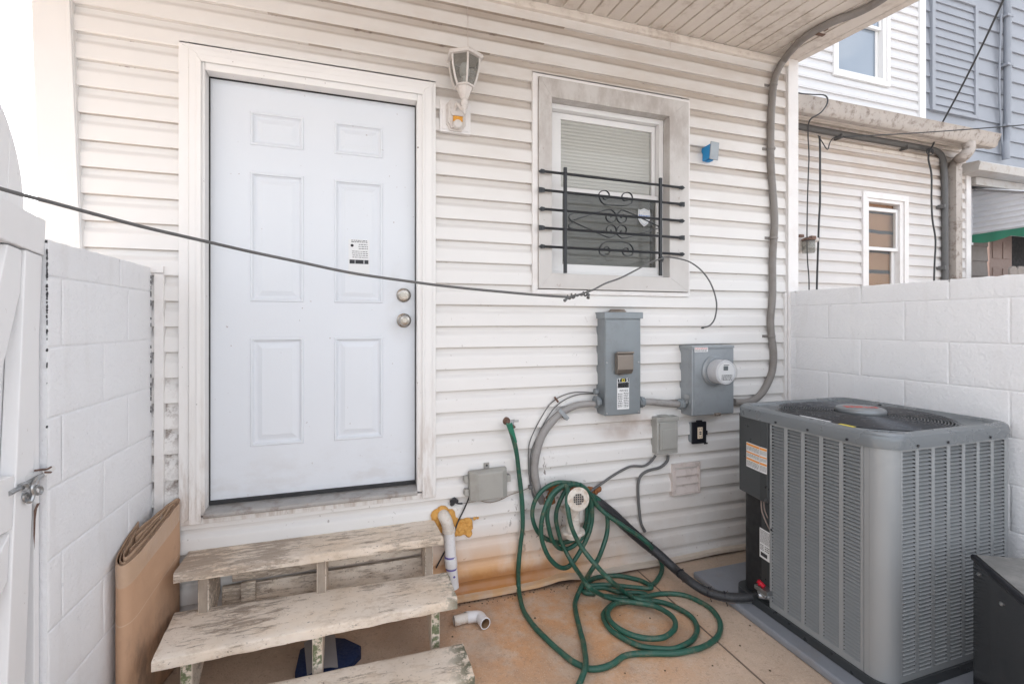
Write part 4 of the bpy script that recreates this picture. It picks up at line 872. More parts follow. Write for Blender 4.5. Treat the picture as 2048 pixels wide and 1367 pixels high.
mb = MB(); mb.tube(hang2, HR, 10, sub=6); obj('hung_loops', wob(mb), M['hose'], hose, smooth=True)
hang3 = tr([(470, 200, 'y', -.085), (530, 262, 'y', -.08), (575, 330, 'y', -.08), (640, 385, 'y', -.10), (720, 440, 'y', -.12), (810, 500, 'y', -.14), (880, 560, 'y', -.15), (935, 635, 'z', .05), (950, 700, 'z', .012), (915, 762, 'z', .004), (880, 785, 'z', .004), (820, 760, 'z', .004), (740, 740, 'z', .004), (650, 733, 'z', .004), (570, 742, 'z', .006), (510, 770, 'z', .008), (480, 805, 'z', .008), (500, 832, 'z', .008), (560, 835, 'z', .01)])
mb = MB(); mb.tube(hang3, HR, 10, sub=6); obj('hung_loops', wob(mb), M['hose'], hose, smooth=True)
h4 = tr([(525, 255, 'y', -.07), (575, 290, 'y', -.07), (615, 340, 'y', -.07), (630, 410, 'y', -.08), (622, 500, 'y', -.09), (590, 600, 'y', -.11), (548, 680, 'y', -.16), (500, 760, 'z', .05), (465, 820, 'z', .025), (442, 890, 'z', .004), (447, 970, 'z', .004), (470, 1060, 'z', .004), (492, 1140, 'z', .006), (503, 1210, 'z', .016), (498, 1270, 'z', .022), (480, 1330, 'z', .01), (460, 1375, 'z', .004), (435, 1430, 'z', .004)])
mb = MB(); mb.tube(h4, HR, 10, sub=6); obj('ground_run', wob(mb), M['hose'], hose, smooth=True)
h5 = tr(G([(520, 790), (600, 785), (690, 790), (790, 800), (870, 808), (890, 800), (870, 790), (800, 786), (700, 780), (640, 812), (560, 820), (500, 830)], G0+.012)); mb = MB(); mb.tube(h5[:7], HR*.9, 10, sub=5)
h6 = tr(G([(500, 820), (600, 802), (700, 830), (800, 832), (860, 845), (800, 862), (700, 858), (610, 850)], G0)); mb.tube(h6, HR*.9, 10, sub=5); obj('ground_run', wob(mb), M['hose'], hose, smooth=True)
a = P(1018, 846, y=-.092); b = P(1030, 884, y=-.078)
mb = MB(); mb.tube([a, a.lerp(b, .5), b], [.0175, .0150, .0125], 12, smooth=False); obj('coupling', mb, M['hose_sleeve'], hose, smooth=True)
# black insulated line set
ls = thing('line_set', 'black wrapped refrigerant pipe bundle running from the wall to the condenser', 'pipe', (1.7, -.3, 0))
lp = [P(1170, 985, y=-.02), P(1195, 1003, y=-.055), P(1228, 1030, y=-.06), P(1258, 1058, y=-.07), P(1287, 1083, y=-.10), P(1318, 1108, y=-.15), P(1350, 1137, y=-.22), P(1378, 1160, z=.075), P(1405, 1178, z=.055), P(1435, 1189, z=.05), P(1470, 1194, z=.052), P(1505, 1192, z=.06), P(1540, 1184, z=.075), P(1560, 1180, z=.08)]
mb = MB(); mb.tube(lp, [.024, .030, .031, .030, .029, .027, .025, .024, .023, .023, .023, .022, .021, .021], 14, sub=8)
lso = obj('insulation', mb, M['wrap'], ls, smooth=True)
mb = MB(); mb.tube([q+Vector((0, -.012, -.020)) for q in lp[6:13]], .0038, 6, sub=5); obj('control_wire', mb, M['cable_grey'], ls, smooth=True)
mb = MB(); mb.tube([P(1378, 1167, z=.055), P(1405, 1188, z=.034), P(1440, 1200, z=.026), P(1475, 1205, z=.026), P(1510, 1199, z=.036), P(1537, 1190, z=.05)], .003, 6, sub=5); obj('copper_pipe', mb, simple('dull_copper', (.42, .24, .18), .45, .7), ls, smooth=True)
for i in (4, 6, 8, 9, 11):
    mb = MB(); q = lp[i].lerp(lp[min(i+1, 13)], .4); t = (lp[min(i+1, 13)]-lp[i]).normalized(); mb.lathe([(.026, -.004), (.0305-.0006*i, -.002), (.0305-.0006*i, .002), (.026, .004)], q, t, 14)
    mb.tube([q+Vector((0, -.012, -.02)), q+Vector((.006, -.016, -.045))], .0024, 5, smooth=False)
    mb.tube([q+Vector((.0, -.01, .022)), q+Vector((.010, -.012, .034))], .002, 5, smooth=False)
    obj('tie', mb, M['black'], ls)
# clean-out pipe
co = thing('cleanout_pipe', 'dirty white drain pipe elbow with a round grate facing out, carrying the hose', 'drain pipe', (1.15, 0, .3))
cc = P(1156, 997, y=-.20); cb_ = P(1146, 1062, y=-.11)
mb = MB(); mb.tube([(cb_.x, -.11, .32), (cb_.x, -.11, .40), (cb_.x+.002, -.112, .455), (cc.x-.004, -.13, .51), (cc.x, -.165, .536), (cc.x, -.19, .54)], [.040, .036, .036, .038, .040, .042], 18, sub=5)
mb.tube([(cb_.x, -.11, .42), (cb_.x+.0, -.02, .42), (cb_.x, .02, .42)], .032, 14, smooth=False)
obj('pipe', mb, M['pvc'], co, smooth=True)
mb = MB(); mb.lathe([(.036, .010), (.062, .010), (.066, .004), (.066, -.004), (.045, -.008), (.044, -.03), (.036, -.03)], (cb_.x, -.11, .325), (0, 0, 1), 28); mb.lathe([(.037, -.004), (.041, -.003), (.041, .003), (.037, .004)], (cb_.x, -.11, .40), (0, 0, 1), 20); obj('flange', mb, M['pvc'], co, smooth=True)
mb = MB(); ax = Vector((-.10, -1, .12)); mb.lathe([(.042, -.022), (.050, -.016), (.060, .0), (.062, .006), (.057, .008), (.030, .008), (.030, .003), (.0, .003)], (cc.x, -.20, cc.z), ax, 32); gr = obj('grate_cap', mb, M['pvc'], co, smooth=True)
mb = MB(); an = ax.normalized(); o_ = Vector((cc.x, -.20, cc.z))+an*.0095; ux = Vector((0, 0, 1)).cross(an).normalized(); uz = an.cross(ux)
for i in range(-2, 3):
    for j in range(-2, 3):
        if abs(i)+abs(j) > 3: continue
        q = o_+ux*i*.0115+uz*j*.0115; s2 = .0041; mb.add([q-ux*s2-uz*s2, q+ux*s2-uz*s2, q+ux*s2+uz*s2, q-ux*s2+uz*s2], [(0, 1, 2, 3)])
obj('grate_holes', mb, M['ink'], gr, fixn=False)
mb = MB(); rr = random.Random(4)
for i in range(40):
    t = rr.random(); q = P(1095+rr.random()*105, 972+abs(rr.gauss(0, 7)), y=-.022)
    mb.lathe([(0, -.012), (.010+.012*rr.random(), -.004), (.010+.008*rr.random(), .004), (0, .010)], q, (rr.random()-.5, -1, rr.random()-.5), 7)
for i in range(14):
    q = P(1093+rr.random()*14, 975+rr.random()*30, y=-.024); mb.lathe([(0, -.012), (.014, -.003), (.012, .005), (0, .010)], q, (rr.random()-.5, -1, rr.random()-.5), 7)
for i in range(10):
    q = P(1082+rr.random()*8, 995+rr.random()*10, y=-.020); mb.lathe([(0, -.008), (.010, -.003), (.009, .005), (0, .008)], q, (rr.random()-.5, -1, rr.random()-.5), 6)
tag(obj('rusty_sealant', mb, M['rustfoam'], smooth=True), 'crumbled rust brown sealant foam round the pipe hole behind the hose', 'sealant')

# ------------------------------------------------------------------ white drain pipe and foam
wp = thing('drain_pipe', 'white plastic drain pipe with purple primer rings beside the top step', 'pipe', (.45, -.05, 0))
yp = -.065
mb = MB(); mb.tube([P(885, 1030, y=-.005), P(887, 1030, y=-.04), P(893, 1042, y=yp), P(897, 1056, y=yp)], [.029, .031, .031, .030], 18, sub=5)
mb.lathe([(.030, -.010), (.034, -.008), (.034, .012), (.030, .014)], P(897.5, 1060, y=yp), (0, 0, 1), 20); obj('elbow', mb, M['pvc'], wp, smooth=True)
mb = MB(); mb.tube([P(898, 1058, y=yp), P(901.5, 1115, y=yp), P(907, 1174, y=yp)], .0285, 18, smooth=False); obj('pipe', mb, M['pvc_clean'], wp, smooth=True)
ta, tb = P(901, 1115, y=yp), P(902.5, 1131, y=yp)
mb = MB(); mb.tube([ta, tb], .0325, 18, smooth=False); obj('coupling', mb, M['pvc_clean'], wp, smooth=True)
mb = MB(); ua = P(900.6, 1111.5, y=yp); ub = P(903, 1135, y=yp)
for q in (ua, ub): mb.lathe([(.0288, -.004), (.0295, -.004), (.0295, .004), (.0288, .004)], q, (0, 0, 1), 18)
c = P(910, 1153, y=yp-.029); mb.lathe([(.006, 0), (.006, .001), (0, .001)], (c.x-.004, yp-.0285, c.z), (0, -1, 0), 10)
obj('primer_ring', mb, M['purple'], wp)
mb = MB(); rr = random.Random(11)
def foamblob(px, py, r, y_=-.022):
    r *= 1.12
    mb.lathe([(0, -r*.5), (r*.8, -r*.35), (r, 0), (r*.7, r*.45), (r*.3, r*.6), (0, r*.65)], P(px, py, y=y_), (rr.uniform(-.3, .3), -1, rr.uniform(-.3, .3)), 10)
for i in range(46):
    an = rr.random()*2*PI; foamblob(887+15*math.cos(an)+rr.uniform(-2, 2), 1038+18*math.sin(an)*(1 if math.sin(an) > 0 else .95)+rr.uniform(-2, 2), .016+rr.random()*.011)
for i in range(40): foamblob(908+rr.random()*32, 1040+rr.random()*22+(4 if i % 2 else -1), .012+rr.random()*.008)
foamblob(950, 1036, .008); foamblob(955, 1036, .006)
for q in mb.v: q += Vector((mnoise.noise(q*60)*.006, mnoise.noise(q*50+Vector((3, 3, 3)))*.006, mnoise.noise(q*55+Vector((9, 1, 1)))*.006))
tag(obj('spray_foam', mb, M['foam'], smooth=True), 'orange expanding foam blobs around the white drain pipe on the siding', 'foam')
el = thing('loose_elbow', 'loose white plastic pipe elbow lying on the concrete by the steps', 'pipe fitting', (.5, -.24, 0))
r_ = .026; a = P(908, 1241, z=r_+GZ); b = P(937, 1233, z=r_+GZ); c = P(958, 1232, z=r_+GZ+.003); d = P(971, 1246, z=r_+GZ+.005)
mb = MB(); mb.tube([a, b], .0235, 18, smooth=False, cap=False); mb.tube([a, b], .0205, 18, smooth=False, cap=False); obj('pipe', mb, M['pvc'], el, smooth=True)
mb = MB(); mb.tube([a.lerp(b, .86), b, c, c.lerp(d, .55), d], [.027, .027, .026, .026, .0275], 20, sub=6, cap=False); mb.tube([d.lerp(c, .02), d], [.0275, .023], 20, smooth=False, cap=False)
mb.tube([b, c, c.lerp(d, .55), d], [.022, .022, .022, .023], 16, sub=6, cap=False, m=1); obj('elbow', mb, [M['pvc_clean'], simple('rusty_inside', (.33, .20, .11), .8)], el, smooth=True)

# ------------------------------------------------------------------ steps
st = thing('wooden_steps', 'worn white-painted wooden steps with three open treads below the door', 'steps', (-.18, -.35, 0))
def tread(pb_l, pb_r, pf_r, pf_l, z, th, seedv, label=None):
    A, B, Cc, Dd = [P(*p, z=z) for p in (pb_l, pb_r, pf_r, pf_l)]
    nx, ny = 90, 12; vt = []; rr = random.Random(seedv)
    def pt(u, v_):
        q = A.lerp(B, u).lerp(Dd.lerp(Cc, u), v_)
        n1 = mnoise.noise(Vector((q.x*4+seedv, q.y*9, 3)));
        q = q.copy()
        if v_ >= .999: q.y += .004*mnoise.noise(Vector((q.x*11, seedv*3.3, 0)))+.003*mnoise.noise(Vector((q.x*45, seedv, 5)))
        if v_ <= .001: q.y += .003*mnoise.noise(Vector((q.x*9, seedv, 1)))
        if u <= .001 or u >= .999: q.x += .006*mnoise.noise(Vector((seedv*2.1, q.y*22, 2)))
        return q
    mb = MB(); prof = [(0, -th+.004), (0, -.004), (.025, 0), (.08, .0005)]+[(.08+.80*k/6, .0) for k in range(1, 7)]+[(.975, -.001), (.993, -.004), (1.0, -.009), (1.0, -th+.003), (.992, -th), (.02, -th)]
    n = len(prof)
    for i in range(nx+1):
        u = i/nx
        for v_, dz in prof:
            q = pt(u, v_); q.z = z+dz+(.0012*mnoise.noise(Vector((q.x*25, q.y*60, seedv))) if dz > -.005 else 0)
            if dz <= -th+.006 and v_ > .9: q.z += .004*mnoise.noise(Vector((q.x*14, seedv, 8)))
            mb.v.append(q)
    for i in range(nx):
        for j in range(n): mb.f.append((i*n+j, i*n+(j+1) % n, (i+1)*n+(j+1) % n, (i+1)*n+j)); mb.m.append(0)
    mb.f.append(tuple(range(n))); mb.m.append(0); mb.f.append(tuple(range(nx*n+n-1, nx*n-1, -1))); mb.m.append(0)
    return obj('tread', mb, M['tread'], st, smooth=True, label=label)
tread((383, 1094), (862, 1030), (886, 1073), (346, 1148), .455, .038, 1.0)
tread((350, 1222), (894, 1142), (916, 1198), (303, 1322), .268, .040, 5.0)
tread((240, 1425), (926, 1284), (950, 1352), (190, 1560), .085, .040, 9.0)
for k, (xa, xb, xc, xd) in enumerate(((397, 427, 363, 389), (630, 652, 630, 652), (822, 850, 859, 880))):
    x0 = P(xa, 1180, y=-.195).x; x1 = x0+.040
    if k == 2: x0 = P(862, 1250, y=-.40).x; x1 = x0+.038
    if k == 1: x0, x1 = -.190, -.150
    mb = MB(); mb.prism([(-.03, .415), (-.205, .415), (-.205, .227), (-.405, .227), (-.405, .044), (-.63, .044), (-.63, .0), (-.40, .0), (-.03, .26)], lambda u, v_, w_: Vector((w_, u, v_)), x0, x1)
    s_ = obj('stringer', mb, M['stringer'], st, bevel=.003)
    mb = MB(); mb.box(x0+.004, x1-.004, -.2085, -.2055, .232, .412); obj('worn_face', mb, M['bare'], s_)
    mb = MB(); mb.box(x0+.003, x1-.003, -.4085, -.4055, .05, .225); obj('mossy_face', mb, M['mossy'], s_, label='riser face covered in green moss')
mb = MB(); mb.box(-.56, .30, -.052, -.030, .30, .415); mb.box(-.60, .30, -.054, -.032, .13, .285); mb.box(-.52, -.46, -.075, -.055, .02, .30); obj('back_board', mb, M['stringer'], st, bevel=.003)

# ------------------------------------------------------------------ slipper and leaves
sl = thing('blue_slipper', 'dark blue slipper with a grey band lying under the steps', 'slipper', (-.1, -.25, 0))
pp = [(590, 1345), (600, 1300), (640, 1275), (690, 1278), (722, 1293), (722, 1308), (700, 1330), (660, 1352), (620, 1365)]
mb = MB(); b_ = [P(px, py, z=.012) for px, py in pp]; n = len(b_)
mb.add([Vector((q.x, q.y, GZ+.001)) for q in b_]+[Vector((q.x, q.y, .016)) for q in b_]+[Vector((q.x*.93-.007, q.y*.93-.017, .022)) for q in b_], [(i, (i+1) % n, (i+1) % n+n, i+n) for i in range(n)]+[(i+n, (i+1) % n+n, (i+1) % n+2*n, i+2*n) for i in range(n)]+[tuple(range(2*n, 3*n))]); obj('sole', mb, M['bluecloth'], sl, smooth=True)
mb = MB(); q0, q1, q2, q3 = P(608, 1281, z=.03), P(670, 1266, z=.03), P(676, 1330, z=.03), P(614, 1345, z=.03)
mid = [q0.lerp(q1, t) for t in (0, .25, .5, .75, 1)]; mid2 = [q3.lerp(q2, t) for t in (0, .25, .5, .75, 1)]; hs_ = [.024, .034, .037, .034, .024]
mb.add([Vector((q.x, q.y, h_)) for q, h_ in zip(mid, hs_)]+[Vector((q.x, q.y, h_)) for q, h_ in zip(mid2, hs_)]+[Vector((q.x, q.y, h_-.004)) for q, h_ in zip(mid, hs_)]+[Vector((q.x, q.y, h_-.004)) for q, h_ in zip(mid2, hs_)],
 [(i, i+1, i+6, i+5) for i in range(4)]+[(i+10, i+11, i+16, i+15) for i in range(4)]+[(i, i+1, i+11, i+10) for i in range(4)]+[(i+5, i+6, i+16, i+15) for i in range(4)]); obj('band', mb, M['greyband'], sl, smooth=True)
rr = random.Random(2); spots = [(1030, 1190), (1070, 1235), (1380, 1165), (1395, 1230), (1460, 1150), (1500, 1250), (1540, 1340), (1250, 1345), (1480, 1290), (905, 1272), (1300, 1235), (1240, 1230), (1330, 1340), (1425, 1330)]
mb = MB()
for px, py in spots:
    q = P(px, py, z=GZ+.002); s_ = .003+rr.random()*.004; mb.lathe([(0, 0), (s_, .001), (s_*.7, .003), (0, .004)], (q.x, q.y, GZ+.001), (0, 0, 1), 5)
for i in range(70):
    x_ = rr.uniform(.45, 1.35); mb.lathe([(0, 0), (.002+rr.random()*.004, .001), (0, .005)], (x_, -rr.random()**2*.05-.032, GZ+.001), (0, 0, 1), 5)
o = obj('debris', mb, M['leaf']); o['kind'] = 'stuff'; o['label'] = 'small crumbs and leaf bits scattered on the concrete'; o['category'] = 'debris'

# ------------------------------------------------------------------ folded cardboard
cb = thing('cardboard', 'flattened brown cardboard box folded over and propped by the left wall', 'cardboard', (-.8, -.25, 0))
ztop = lambda y_: .700+(-.05-y_)*(-.28)
def strip(path, z0, zoff, th=.004, name='flap', mats=None):
    mb = MB(); pts = [Vector((x_, y_, 0)) for x_, y_ in path]; q = []
    for i in range(len(pts)-1):
        p0 = pts[max(i-1, 0)]; p1 = pts[i]; p2 = pts[i+1]; p3 = pts[min(i+2, len(pts)-1)]
        for k in range(6):
            t = k/6; q.append(.5*((2*p1)+(p2-p0)*t+(2*p0-5*p1+4*p2-p3)*t*t+(3*p1-p0-3*p2+p3)*t**3))
    q.append(pts[-1]); n = len(q); vs = []; rows_ = [z0, .15, .3, .42, .5, .58, 1]
    for i, p in enumerate(q):
        t = (q[min(i+1, n-1)]-q[max(i-1, 0)]).normalized(); nr = Vector((-t.y, t.x, 0))
        for s_ in (-1, 1):
            for z_ in rows_:
                zz = ztop(p.y)+zoff+.005*mnoise.noise(Vector((p.x*30, p.y*30, zoff*50))) if z_ == 1 else z_
                w_ = .004*mnoise.noise(Vector((p.y*7, z_*9, zoff*31)))
                vs.append(Vector((p.x, p.y, zz))+nr*(s_*th/2+w_))
    L = len(rows_)*2; h_ = len(rows_)
    for i in range(n-1):
        for j in range(h_-1):
            mb.f.append((i*L+j, (i+1)*L+j, (i+1)*L+j+1, i*L+j+1)); mb.m.append(0)
            mb.f.append((i*L+h_+j, i*L+h_+j+1, (i+1)*L+h_+j+1, (i+1)*L+h_+j)); mb.m.append(0)
        mb.f.append((i*L+h_-1, (i+1)*L+h_-1, (i+1)*L+2*h_-1, i*L+2*h_-1)); mb.m.append(1)
    for e in (0, n-1):
        for j in range(h_-1): mb.f.append((e*L+j, e*L+j+1, e*L+h_+j+1, e*L+h_+j)); mb.m.append(1)
    mb.v = vs
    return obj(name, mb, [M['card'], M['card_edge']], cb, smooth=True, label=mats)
strip([(-.872, -.17), (-.873, -.26), (-.870, -.33), (-.858, -.385), (-.835, -.410), (-.812, -.395), (-.795, -.33), (-.778, -.21), (-.766, -.11), (-.764, -.06), (-.774, -.038), (-.788, -.045), (-.81, -.10), (-.845, -.19), (-.866, -.26)], .0, .0)
strip([(-.864, -.20), (-.864, -.31), (-.852, -.372), (-.834, -.392), (-.818, -.375), (-.803, -.31), (-.786, -.20), (-.775, -.11), (-.776, -.065), (-.788, -.068), (-.812, -.14), (-.84, -.22)], .02, -.004)
strip([(-.855, -.24), (-.852, -.33), (-.842, -.368), (-.832, -.374), (-.820, -.345), (-.806, -.27), (-.790, -.15), (-.788, -.10), (-.798, -.11), (-.820, -.18), (-.842, -.27)], .03, .003)
strip([(-.846, -.30), (-.838, -.352), (-.829, -.345), (-.815, -.26), (-.797, -.15)], .03, -.010)
strip([(-.838, -.33), (-.826, -.26), (-.803, -.14)], .05, -.002)
mb = MB(); mb.prism([(-.150, .60), (-.128, .61), (-.133, .672), (-.152, .665)], lambda u, v_, w_: Vector((w_, u, v_)), -.803, -.8015); obj('paper_tag', mb, M['paper'], cb)

# ------------------------------------------------------------------ block walls
def blockwall(name, label, x, sgn, y0, y1, ztop_, capw, courses, offs, th, group=None):
    """courses: list of (z0,z1); joints in y spaced .43, inner face at x, facing -sgn"""
    mb = MB(); xo = x+sgn*th
    mb.box(min(x+sgn*.0026, xo-sgn*.002), max(x+sgn*.0026, xo-sgn*.002), y0+.004, y1-.002, 0, ztop_-.012)
    def fn(yy, zz, d): return Vector((x+sgn*d, yy, zz))
    for (za, zb_, off) in courses:
        ys = [y1]; y = y1-off
        while y > y0+.03: ys.append(y); y -= .43
        ys.append(y0)
        for a_, b_ in zip(ys[:-1], ys[1:]):
            g_ = .0022; ya, yb = b_+g_, a_-g_; zl, zh = za+g_, zb_-(g_ if zb_ < ztop_ else 0); r = .007
            def grid(a0, b0):
                m_ = max(2, int((b0-a0)/.03)); return [a0, a0+.0022, a0+.006]+[a0+.006+(b0-a0-.012)*q_/m_ for q_ in range(1, m_)]+[b0-.006, b0-.0022, b0]
            gy = grid(ya, yb); gz = grid(zl, zh); ny, nz = len(gy)-1, len(gz)-1; vs = []
            for i in range(ny+1):
                for j in range(nz+1):
                    yy, zz = gy[i], gz[j]
                    e = min(yy-ya, yb-yy, zz-zl, zh-zz); d = .0021 if e < 1e-6 else (.0005 if e < .003 else 0.0)
                    d -= .0007*mnoise.noise(Vector((yy*5, zz*5, sgn*5)))
                    if zb_ >= ztop_ and j == nz: zz += .004*mnoise.noise(Vector((yy*30, 2, sgn)))+.003*mnoise.noise(Vector((yy*90, 2, sgn)))
                    vs.append(fn(yy, zz, d))
            mb.add(vs, [(i*(nz+1)+j, (i+1)*(nz+1)+j, (i+1)*(nz+1)+j+1, i*(nz+1)+j+1) for i in range(ny) for j in range(nz)])
            # top
            if zb_ >= ztop_:
                top = [vs[i*(nz+1)+nz] for i in range(ny+1)]
                mb.add(top+[Vector((xo, q.y, q.z+.004*mnoise.noise(Vector((q.y*20, 8, 1))))) for q in top], [(i, i+1, i+ny+2, i+ny+1) for i in range(ny)])
    # end of the wall
    mb.box(min(x, xo)+.002, max(x, xo)-.002, y0-.002, y0+.003, 0, ztop_-.01)
    return tag(obj(name, mb, M['block'], smooth=True), label, 'wall', 'block walls either side of the patio')
zc = [1.598]; 
while zc[-1] > 0: zc.append(zc[-1]-.2105)
cr = [(1.598, 1.700, .07)]+[(max(zc[i+1], 0), zc[i], (.30 if i % 2 == 0 else .07)) for i in range(len(zc)-1)]
blockwall('block_wall', 'white painted block wall on the right behind the big condenser', 2.79, 1, -4.0, -.002, 1.700, .1, cr, None, .2)
zl = [1.62]
while zl[-1] > 0: zl.append(zl[-1]-.2105)
j0 = -P(228, 700, x=-.88).y
cl_ = [(1.62, 1.728, .30)]+[(max(zl[i+1], 0), zl[i], (.235 if i % 2 == 0 else .42)) for i in range(len(zl)-1)]
blockwall('block_wall', 'white painted block wall on the left between the gate and the door', -.88, -1, -.735, -.002, 1.728, .1, cl_, None, .2)
# black dirt in the gap at the end of the left wall
mb = MB(); rr = random.Random(6)
def rag(x_, y_, z_, sx, sy, sz_):
    mb.lathe([(0, 0), (1, .2), (.6+.5*rr.random(), .5), (.9, .8), (0, 1)], (0, 0, 0), (0, 0, 1), 6)
    for k in range(len(mb.v)-30, len(mb.v)): q = mb.v[k]; mb.v[k] = Vector((x_+q.x*sx*rr.uniform(.5, 1.2), y_+q.y*sy, z_+q.z*sz_))
for i in range(40):
    z_ = rr.choice([rr.uniform(1.0, 1.66), rr.uniform(1.1, 1.4), rr.uniform(1.55, 1.68)]); rag(-.8785, -.031, z_, .0022, .002, rr.uniform(.003, .020))
for i in range(70):
    z_ = 1.69-abs(rr.gauss(0, .16)); rag(-.880+rr.uniform(0, .001), -.7405, z_, rr.uniform(.001, .003), .0025, rr.uniform(.002, .016))
o = obj('gap_dirt', mb, M['ink']); o['kind'] = 'stuff'; o['label'] = 'black dirt in the gaps at both ends of the left wall'; o['category'] = 'dirt'

# ------------------------------------------------------------------ gate
gt = thing('garden_gate', 'white wooden gate with an arched top at the left edge of the photo', 'gate', (-.93, -1.2, 0))
Mg = Matrix.Translation((-.903, -.745, 1.68)) @ Matrix.Rotation(math.radians(5.5), 4, 'Z') @ Matrix.Rotation(-.077, 4, 'X') @ Matrix.Translation((0, 0, -1.68))      # local y runs from -L to 0
def gb(y0, y1, z0, z1, x0, x1): 
    m_ = MB(); m_.box(x0, x1, y0, y1, z0, z1, 0, Mg); return m_
mb = MB()
for k in range(7):
    ya = .015-k*.1225; yb = ya-.120
    def top(y_):
        u = (y_+.372)/.35
        return 1.775+(.36*math.sqrt(1-u*u) if abs(u) < 1 else 0)
    poly = [(ya, .03)]+[(ya+(yb-ya)*i/24, top(ya+(yb-ya)*i/24)) for i in range(25)]+[(yb, .03)]
    mb.prism(poly, lambda u, v_, w_: Mg @ Vector((w_, u, v_)), -.034, -.020)
obj('boards', mb, M['gate'], gt, bevel=.002)
def gpoly(name, pts, x0, x1):
    m_ = MB(); m_.prism(pts, lambda u, v_, w_: Mg @ Vector((w_, u, v_)), x0, x1); return obj(name, m_, M['gate'], gt, bevel=.003)
gpoly('top_rail', [(.004, 1.680), (.004, 1.785), (-.85, 1.785), (-.85, 1.680)], -.018, .018)
gpoly('stile', [(-.002, .04), (-.002, 1.677), (-.089, 1.677), (-.089, .04)], -.018, .016)
gpoly('stile', [(-.762, .04), (-.762, 1.677), (-.85, 1.677), (-.85, .04)], -.018, .016)
gpoly('brace', [(-.092, 1.66), (-.092, 1.56), (-.24, 1.08), (-.30, 1.08), (-.16, 1.675), (-.097, 1.675)], -.018, .010)
gpoly('middle_rail', [(-.092, 1.07), (-.092, .93), (-.76, .93), (-.76, 1.07)], -.018, .014)
gpoly('brace', [(-.092, .92), (-.092, .80), (-.70, .24), (-.76, .30)], -.018, .010)
gpoly('bottom_rail', [(-.092, .22), (-.092, .08), (-.76, .08), (-.76, .22)], -.018, .014)
mb = MB(); mb.box(-.985, -.942, -.93, -.744, 0, 1.66); mb.box(-.941, -.895, -.7665, -.744, 0, 1.66)
tag(obj('gate_post', mb, M['gate'], bevel=.003), 'narrow white post board between the gate and the left block wall', 'post')
mb = MB(); mb.lathe([(.0, 0), (.006, .0), (.005, .002), (0, .002)], (-.886, -.760, 1.10), (1, 0, 0), 8)
# latch
lt_ = thing('gate_latch', 'galvanised slide latch with a bent shackle joining the gate to the wall', 'latch', (-.88, -.78, 1.05))
LX = -.872
d3 = lambda px, py, x_=LX: P(px, py, x=x_)
c2 = lambda X, Y, x_=LX: P(X/2.793, Y/2.79+820, x=x_)
mb = MB(); mb.tube([c2(50, 465), c2(95, 440), c2(140, 415), c2(190, 385), c2(235, 362)], .0065, 8, smooth=False); obj('bolt', mb, M['steel'], lt_, smooth=True)
mb = MB(); pl = [(60, 420), (90, 385), (150, 365), (210, 340), (238, 345), (240, 372), (190, 395), (150, 440), (110, 455), (70, 455)]
mb.prism(pl, lambda u, v_, w_: c2(u, v_, w_), -.884, -.878); obj('plate', mb, M['trim_clean'], lt_, bevel=.001)
mb = MB(); mb.tube([c2(232, 362, -.866), c2(205, 385, -.862), c2(178, 430, -.860), c2(185, 470, -.860), c2(170, 508, -.862), c2(150, 505, -.866)], .0055, 8); mb.tube([c2(212, 422), c2(232, 435), c2(228, 460), c2(205, 465), c2(190, 448), c2(200, 426), c2(212, 422)], .0045, 8, sub=4); mb.tube([c2(150, 465), c2(172, 478), c2(165, 502), c2(140, 500), c2(132, 480), c2(150, 465)], .0045, 8, sub=4)
mb.tube([c2(110, 420, -.866), c2(138, 410, -.864), c2(150, 430, -.864), c2(135, 450, -.866)], .0055, 8, sub=4)
obj('shackle', mb, M['steel'], lt_, smooth=True)
mb = MB(); mb.prism([(238, 330), (300, 305), (315, 325), (290, 345), (240, 372)], lambda u, v_, w_: c2(u, v_, w_), -.879, -.873); obj('hasp', mb, M['trim_clean'], lt_, bevel=.001)
mb = MB(); mb.tube([c2(195, 336), c2(235, 330), c2(262, 328), c2(285, 316)], .0028, 6); mb.tube([c2(250, 345), c2(285, 345)], .0028, 6, smooth=False); obj('rusty_screw', mb, M['rust'], lt_)
mb = MB()
c3 = lambda X, Y: P(X/2.793, Y/2.79+820, x=-.8855)
mb.prism([(188, 560), (205, 520), (225, 515), (208, 545), (200, 600), (192, 780), (186, 700)], lambda u, v_, w_: P(u/2.793, v_/2.79+820, x=w_), -.8862, -.8852)
o = obj('rust_crack', mb, M['rust']); tag(o, 'dark rusty crack in the white post board below the latch', 'crack')

# ------------------------------------------------------------------ main condenser
ac = thing('condenser', 'large grey air conditioner condenser with louvred sides and round fan grille', 'air conditioner', (2.32, -.80, .05))
AX0, AX1, AY0, AY1 = 1.935, 2.738, -1.205, -.435; AZ0, AZ1 = .06, 1.0; RC = .066
mb = MB(); mb.box(AX0-.085, 2.78, -1.40, -.20, GZ+.001, .030); 
pad = tag(obj('condenser_pad', mb, M['pad'], bevel=.010), 'grey plastic pad on the concrete under the big condenser', 'pad')
def rrect(x0, x1, y0, y1, r, n=8):
    out = []
    for cx, cy, a0 in ((x1-r, y1-r, 0), (x0+r, y1-r, PI/2), (x0+r, y0+r, PI), (x1-r, y0+r, 1.5*PI)):
        for i in range(n+1): a_ = a0+PI/2*i/n; out.append((cx+r*math.cos(a_), cy+r*math.sin(a_)))
    return out
mb = MB(); mb.prism(rrect(AX0-.008, AX1+.008, AY0-.008, AY1+.008, RC), lambda u, v_, w_: Vector((u, v_, w_)), .032, AZ0+.012); mb.prism(rrect(AX0+.02, AX1-.02, AY0+.02, AY1-.02, RC-.02), lambda u, v_, w_: Vector((u, v_, w_)), .0305, .0318)
obj('base_pan', mb, M['ac_dark'], ac, smooth=True, bevel=.003)
